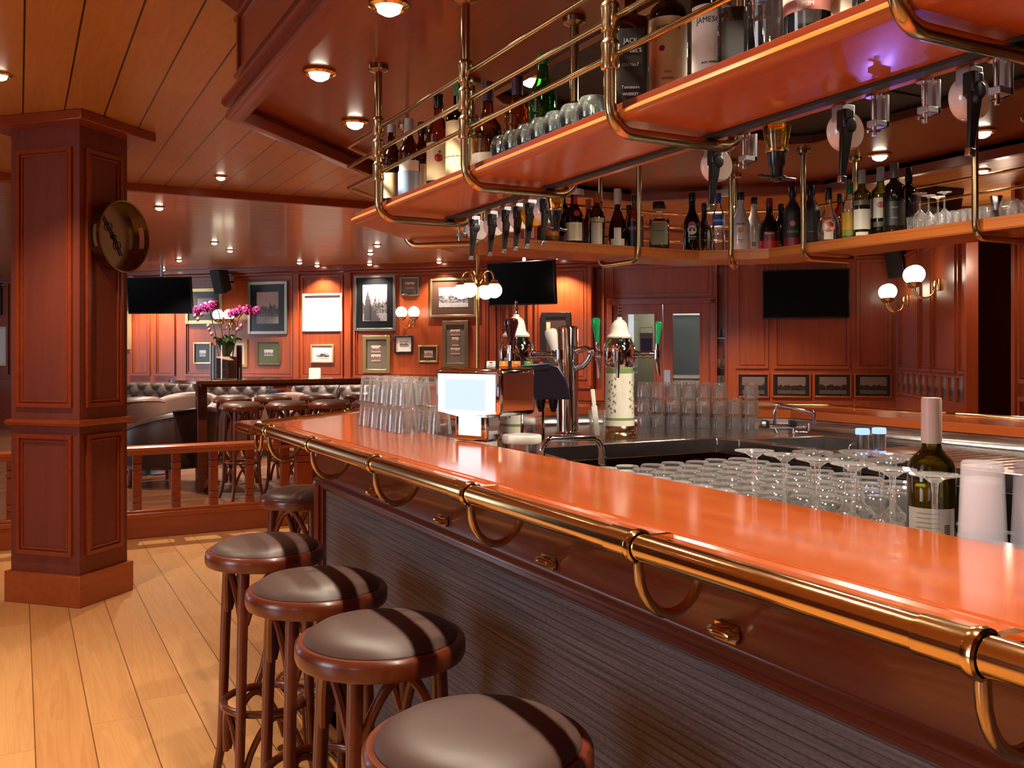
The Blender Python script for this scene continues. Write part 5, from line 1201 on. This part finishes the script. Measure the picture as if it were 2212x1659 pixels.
obj('glass_cube', MB().box(-.045, -.045, 0, .045, .045, .095), M['candle'], cd, bev=.006); obj('holder_foot', MB().box(-.048, -.048, 0, .048, .048, .008), M['glass_thin'], cd)
# four globe lamp post on the high table
x, y = at_Y(1032, ty); D_ = dep(x, y)
lm = T('globe_lamp_post', 'brass post lamp with four glowing white globes rising from the high table', 'lamp', (x, y, 0), -YAW)
obj('pole', MB().tube([(0, 0, tz), (0, 0, 2.62)], .016, 16).lathe([(.06, tz), (.055, tz + .012), (.02, tz + .03), (.016, tz + .05)], 24), M['brass'], lm)
zg = zat(625, D_)
obj('hub', MB().lathe([(.018, zg + .02), (.035, zg + .03), (.028, zg + .06), (.038, zg + .1), (.028, zg + .14), (.018, zg + .15)], 20), M['brass'], lm)
for k in range(4):
    a = radians(156 + 90 * k); R_ = .185
    pts = [(r * cos(a), r * sin(a), z) for r, z in [(.02, zg + .06), (.05, zg + .10)] + [(.115 - .065 * cos(i * pi / 10), zg + .10 + .085 * sin(i * pi / 10)) for i in range(1, 10)] + [(R_ - .005, zg + .08)]]
    arm = obj('arm', MB().tube(pts, .009, 10), M['brass'], lm)
    Mg = Matrix.Translation((R_ * cos(a), R_ * sin(a), 0))
    obj('globe_cap', MB().lathe([(.008, zg + .095), (.03, zg + .085), (.048, zg + .06), (.05, zg + .048)], 20, Mg), M['brass'], arm)
    obj('globe', MB().sphere((R_ * cos(a), R_ * sin(a), zg - .015), .078, 24, 14), M['lamp'], arm)
# double globe wall lamps
def sconce(W, px, py, label, gr=.078, sep=.092, out=.20):
    u, d_ = W.ud(px); z = zat(py, d_)
    t = T('wall_lamp', label, 'lamp', W.loc(u, 0, z), W.a, 'double globe wall lamps')
    obj('back_plate', MB().box(-.035, -.02, -.12, .035, 0, .0), M['brass'], t, bev=.008)
    for s_ in (-1, 1):
        pts = [(s_ * .01, -.02, -.01), (s_ * .014, -.045, -.03)] + [(s_ * (.014 + (sep - .014) * i / 10), -.05 - (out - .05) * (.5 - .5 * cos(pi * i / 10)), -.09 - .10 * sin(pi * i / 10)) for i in range(0, 11)] + [(s_ * sep, -out, -.06)]
        am = obj('arm', MB().tube(pts, .008, 10), M['brass'], t); Mg = Matrix.Translation((s_ * sep, -out, 0))
        obj('globe_cup', MB().lathe([(.01, -.088), (.03, -.082), (.052, -.066), (.064, -.042), (.064, -.034)], 20, Mg), M['brass_old'], am)
        obj('globe', MB().sphere((s_ * sep, -out, gr - .05), gr, 24, 14), M['lamp'], am)
    return t
sconce(WB, 500, 685, 'double globe brass wall lamp behind the orchid'); sconce(WB, 893, 680, 'double globe brass wall lamp between the framed pictures left of the post lamp')
sconce(WR, 1962, 637, 'double globe wall lamp on the right wall, the lower and farther one', .088, .06, .22); sconce(WR, 2030, 602, 'double globe wall lamp on the right wall, the upper and nearer one', .093, .05, .24)
# ---------------------------------------------------------------- pictures
def picture(W, rect, label, fm_, mat_, photos, fw=.10, v=0, vis=None):
    u0, u1, z0, z1 = W.rect(*rect); uc, zc_ = (u0 + u1) / 2, (z0 + z1) / 2; w_, h_ = (u1 - u0), (z1 - z0); f = max(.014, fw * min(w_, h_))
    t = T('framed_picture', label, 'picture', W.loc(uc, v, z0), W.a, 'framed pictures')
    m = MB().frame(-w_ / 2, 0, w_ / 2, h_, f, -.03, 0); obj('frame', m, M[fm_], t, bev=.004)
    obj('mat_board', MB().box(-w_ / 2 + f, -.014, f, w_ / 2 - f, -.006, h_ - f), M[mat_], t)
    for (a, b, c_, e, pm_) in photos:  # fractions of the opening
        ow, oh = w_ - 2 * f, h_ - 2 * f
        obj('photo', MB().box(-ow / 2 + a * ow, -.017, f + b * oh, -ow / 2 + c_ * ow, -.0142, f + e * oh), M[pm_], t)
    return t, w_, h_
picture(WB, (402, 623, 482, 700), 'gold framed picture with olive mat partly behind the left television', 'frame_gold', 'olive_mat', [(.30, .22, .86, .78, 'photo2')])
picture(WB, (537, 608, 622, 722), 'large silver framed street photograph in black mat right of the left speaker', 'frame_silver', 'black_mat', [(.18, .16, .82, .84, 'photo')], .07)
picture(WB, (655, 634, 741, 716), 'white framed pale sketch with white mat on its own panel', 'frame_white', 'white_mat', [(.16, .22, .86, .82, 'sketch')], .06)
tw, w_, h_ = picture(WB, (766, 594, 856, 715), 'large silver framed photograph of a tall church spire in black mat', 'frame_silver', 'black_mat', [(.17, .14, .83, .86, 'photo')], .06)
sp2 = MB(); xs = -w_ * .17
for k, (hw_, za, zb_) in enumerate(((.055, .19, .46), (.04, .46, .56), (.028, .56, .63), (.016, .63, .69), (.006, .69, .76))): sp2.box(xs - hw_, -.0182, h_ * za, xs + hw_, -.0171, h_ * zb_)
for k in range(6): sp2.box(xs + .03 + k * .028, -.0182, h_ * .17, xs + .055 + k * .028, -.0171, h_ * (.48 - k * .05))
obj('church_print', sp2, plain('print_grey', '#4a484c', .3), tw)
picture(WB, (866, 598, 907, 639), 'small bronze framed tinted photograph high above the wall lamp', 'frame_silver', 'grey_mat', [(.22, .34, .80, .76, 'sepia')], .09)
picture(WB, (930, 601, 1030, 685), 'gold framed photograph of an arched hall in brown mat behind the post lamp', 'frame_gold', 'brown_mat', [(.16, .22, .86, .80, 'photo')], .06)
picture(WB, (420, 740, 458, 786), 'small gold framed dark picture left of the orchid vase', 'frame_gold', 'navy_mat', [(.30, .32, .72, .66, 'photo')], .07)
picture(WB, (500, 733, 535, 793), 'pale framed picture partly hidden behind the orchid vase', 'frame_oak', 'white_mat', [(.2, .2, .8, .8, 'sketch')], .16)
picture(WB, (557, 737, 607, 788), 'bronze framed picture with broad green mat', 'frame_brown', 'green_mat', [(.28, .36, .70, .66, 'photo')], .05)
picture(WB, (673, 744, 722, 784), 'oak framed picture of a dark boat on white mat above the candle', 'frame_oak', 'white_mat', [(.16, .2, .84, .82, 'sketch'), (.2, .28, .84, .40, 'ink'), (.26, .47, .8, .51, 'ink'), (.4, .38, .66, .47, 'photo2')], .08)
picture(WB, (785, 725, 844, 806), 'gold framed picture holding two small photographs one above the other', 'frame_gold', 'grey_mat', [(.24, .56, .70, .80, 'sepia'), (.24, .26, .70, .50, 'sepia')], .13)
picture(WB, (853, 725, 893, 763), 'small black framed photograph on white mat', 'frame_black', 'white_mat', [(.24, .38, .82, .74, 'photo')], .10)
picture(WB, (905, 746, 947, 783), 'small gold framed photograph in dark mat below the arched hall picture', 'frame_gold', 'brown_mat', [(.24, .24, .78, .74, 'sepia')], .10)
picture(WB, (957, 693, 1013, 793), 'tall bronze framed picture holding three small photographs', 'frame_brown', 'grey_mat', [(.22, .72, .76, .88, 'sepia'), (.30, .44, .68, .68, 'sepia'), (.22, .22, .76, .40, 'sepia')], .15)
picture(WB, (1170, 675, 1233, 802), 'tall black framed brown picture behind the chrome beer column', 'frame_black', 'brown_mat', [(.02, .6, .22, .9, 'cream')], .16)
picture(WB, (225, 673, 286, 755), 'cream framed picture mostly hidden behind the pillar', 'frame_oak', 'white_mat', [(.2, .2, .8, .8, 'sepia')], .14)
picture(WB, (-60, 602, 5, 681), 'black framed picture at the left picture edge beyond the pillar', 'frame_black', 'white_mat', [(.2, .2, .8, .8, 'sepia')], .12)
picture(WB, (-50, 706, 16, 790), 'white framed print standing in for a bright window at the left picture edge', 'frame_white', 'white_mat', [(.2, .25, .8, .75, 'sketch')], .06)  # white print put where a bright window would be
for i, (a, b) in enumerate(((1592, 1662), (1667, 1752), (1757, 1840), (1845, 1927))):
    picture(WB, (a, 806, b, 859), 'landscape photograph in the dark olive mat row under the right television, %s from the left' % NAMES[i], 'wall', 'niche_mat', [(.12, .10, .90, .90, 'photo2')], .07)
e0, e1 = WR.u(1941), WR.u(2090); N9 = 10
for i in range(N9):
    ua = e0 + (e1 - e0) * i / N9; ub = e0 + (e1 - e0) * (i + .92) / N9
    t = T('framed_picture', 'narrow framed photograph below the right wall lamps, number %s from the corner' % ('one', 'two', 'three', 'four', 'five', 'six', 'seven', 'eight', 'nine', 'ten')[i], 'picture', WR.loc((ua + ub) / 2, 0, .90), WR.a, 'framed pictures on the right wall')
    hw_ = (ub - ua) / 2; obj('frame', MB().frame(-hw_, 0, hw_, .27, .022, -.028, 0), M['wall'], t); obj('photo', MB().box(-hw_ + .022, -.012, .022, hw_ - .022, -.004, .248), M['photo2'], t)
# ---------------------------------------------------------------- televisions and speakers
def tv(label, loc, rz, w_, h_, pole=None, tilt=0, group='televisions'):
    t = T('television', label, 'television', loc, rz, group); Mr = Matrix.Rotation(tilt, 4, 'X')
    obj('casing', MB().box(-w_ / 2, -.02, -h_ / 2, w_ / 2, .035, h_ / 2, Mr), M['black'], t, bev=.006)
    obj('screen', MB().box(-w_ / 2 + .014, -.0225, -h_ / 2 + .018, w_ / 2 - .014, -.019, h_ / 2 - .014, Mr), M['screen'], t)
    if pole: obj('ceiling_pole', MB().tube([(0, .06, -.05), (0, .06, pole - loc[2])], .022, 14).box(-.08, .03, -.1, .08, .07, .1), M['grey_metal'], t)
    else: obj('wall_bracket', MB().box(-.15, .03, -.1, .15, .12, .1), M['black'], t)
u0, u1, z0, z1 = WB.rect(1648, 584, 1834, 689)
tv('large black television mounted on the dark panelled wall at right', WB.loc((u0 + u1) / 2, -.13, (z0 + z1) / 2), WB.a, u1 - u0, z1 - z0)
x, y = at_d(345, 13.0); tv('black television on a ceiling pole right of the pillar', (x, y, zat(638, 13.0)), -YAW - .08, .935, .52, 2.62, .16)
x, y = at_d(1126, 10.4); tv('tilted black television on a pole behind the globe lamp', (x, y, zat(612, 10.4)), -YAW - .52, .86, .49, 2.62, .10)
def speaker(label, loc, rz, s_=1, tilt=.25):
    t = T('wall_speaker', label, 'speaker', loc, rz, 'black speakers'); Mr = Matrix.Rotation(tilt, 4, 'X')
    obj('cabinet', MB().add([(-.13 * s_, 0, -.2 * s_), (.13 * s_, 0, -.2 * s_), (.08 * s_, .2 * s_, -.16 * s_), (-.08 * s_, .2 * s_, -.16 * s_), (-.13 * s_, 0, .2 * s_), (.13 * s_, 0, .2 * s_), (.08 * s_, .2 * s_, .16 * s_), (-.08 * s_, .2 * s_, .16 * s_)], [(0, 3, 2, 1), (4, 5, 6, 7), (0, 1, 5, 4), (1, 2, 6, 5), (2, 3, 7, 6), (3, 0, 4, 7)], Mr), M['black_soft'], t, bev=.01)
    obj('grille', MB().box(-.115 * s_, -.008, -.185 * s_, .115 * s_, 0, .185 * s_, Mr), M['black'], t); obj('bracket', MB().tube([(0, .16 * s_, 0), (0, .32 * s_, .02)], .015, 10), M['black'], t)
speaker('black wall speaker left of the large street photograph', WB.loc(WB.u(496), -.32, WB.z(496, 613)), WB.a - .35, .9)
speaker('black wall speaker in the corner below the far shelf at right', WB.loc(WB.u(1922), -.42, WB.z(1922, 572)), WB.a - .9, 1.0)
x, y = at_d(2040, 7.2); sp3 = T('wall_speaker', 'large black tilted speaker cabinet seen through the rails above the far shelf', 'speaker', (x, y, zat(418, 7.2)), -YAW + .35, 'black speakers')
obj('cabinet', MB().box(-.19, 0, -.13, .19, .2, .13, Matrix.Rotation(.2, 4, 'Y')), M['black_soft'], sp3, bev=.012); obj('grille', MB().box(-.18, -.008, -.12, .18, 0, .12, Matrix.Rotation(.2, 4, 'Y')), M['black'], sp3); obj('ceiling_bracket', MB().tube([(.05, .1, .1), (.08, .1, 2.66 - zat(418, 7.2))], .012, 10), M['black'], sp3)
# little glasses on shelves in the right display niche
for i, (zz, nm) in enumerate(((.98, 'lower'), (1.19, 'middle'), (1.57, 'upper'))):
    gsf = tag(obj('niche_shelf', MB().box((nR0 + nR1) / 2 - .1, .02, zz - .012, (nR0 + nR1) / 2 + .1, .155, zz, None), M['pane'], loc=BW['loc'], rz=BW['rz']), '%s glass shelf in the narrow dark niche right of the doors' % nm, 'shelf')
    for k in range(2):
        glass_obj('tumD', 'niche_tumbler', 'tumbler on the %s glass shelf in the dark niche' % nm, 'glass', WB.loc((nR0 + nR1) / 2 - .03 + .06 * k, .07, zz), 'tumblers in the dark niche', tumbler(.11, .028, .025)[0], 16, M['glass'])
# ================================================================ CAMERA, WORLD, ROOM LIGHT
cam = bpy.data.cameras.new('camera'); co = bpy.data.objects.new('camera', cam); C.objects.link(co)
co.location = (0, 0, EYE); co.rotation_euler = (pi / 2, 0, -YAW)
cam.sensor_width = 36; cam.lens = 36 * FOC / 2212; cam.shift_y = -(829.5 - PY) / 2212 ; cam.clip_start = .05; cam.clip_end = 100
S.camera = co
W_ = bpy.data.worlds.new('daylight'); S.world = W_; W_.use_nodes = True
bg = W_.node_tree.nodes['Background']; bg.inputs[0].default_value = (.80, .88, 1.0, 1); bg.inputs[1].default_value = .9
for (a, b), e_ in zip(ww, (14, 85, 185)):
    L = bpy.data.lights.new('window_daylight', 'AREA'); L.shape = 'RECTANGLE'; L.size = b - a; L.size_y = 1.65; L.energy = e_; L.color = (.80, .88, 1.0)
    o = bpy.data.objects.new('window_daylight', L); C.objects.link(o); o.location = (-4.98, (a + b) / 2, 1.52); o.rotation_euler = (0, -pi / 2, 0)
for x, y, z, e in ((*WB.loc(mid + .15, .55)[:2], 2.1, 30), ):
    mk_light('POINT', (x, y, z), e, (1, .97, .9), .1)  # unseen point lamp added to brighten the corridor behind the panes
for px_ in (1863, 1899):
    x, y = at_d(px_, 3.15); mk_light('SPOT', (x, y, 1.15), 1.5, (.30, .20, 1.0), .012, 26, 1.0, (1.1, 1.05, 1.8))
mk_light('POINT', (*WR.loc(rE + .7, .1)[:2], 2.2), 16, (1, .7, .5), .1)  # unseen lamp added to lift the black of the passage
S.view_settings.view_transform = 'Standard'; S.view_settings.look = 'None'; S.view_settings.exposure = 0.0; S.view_settings.gamma = 1.0; S.view_settings.use_curve_mapping = False
cyc = S.cycles
cyc.use_denoising = True; cyc.max_bounces = 9; cyc.diffuse_bounces = 4; cyc.glossy_bounces = 5; cyc.transmission_bounces = 8; cyc.transparent_max_bounces = 32
cyc.caustics_reflective = False; cyc.caustics_refractive = False; cyc.sample_clamp_indirect = 6.0; cyc.sample_clamp_direct = 0
cyc.use_light_tree = True; cyc.use_adaptive_sampling = True; cyc.adaptive_threshold = .03
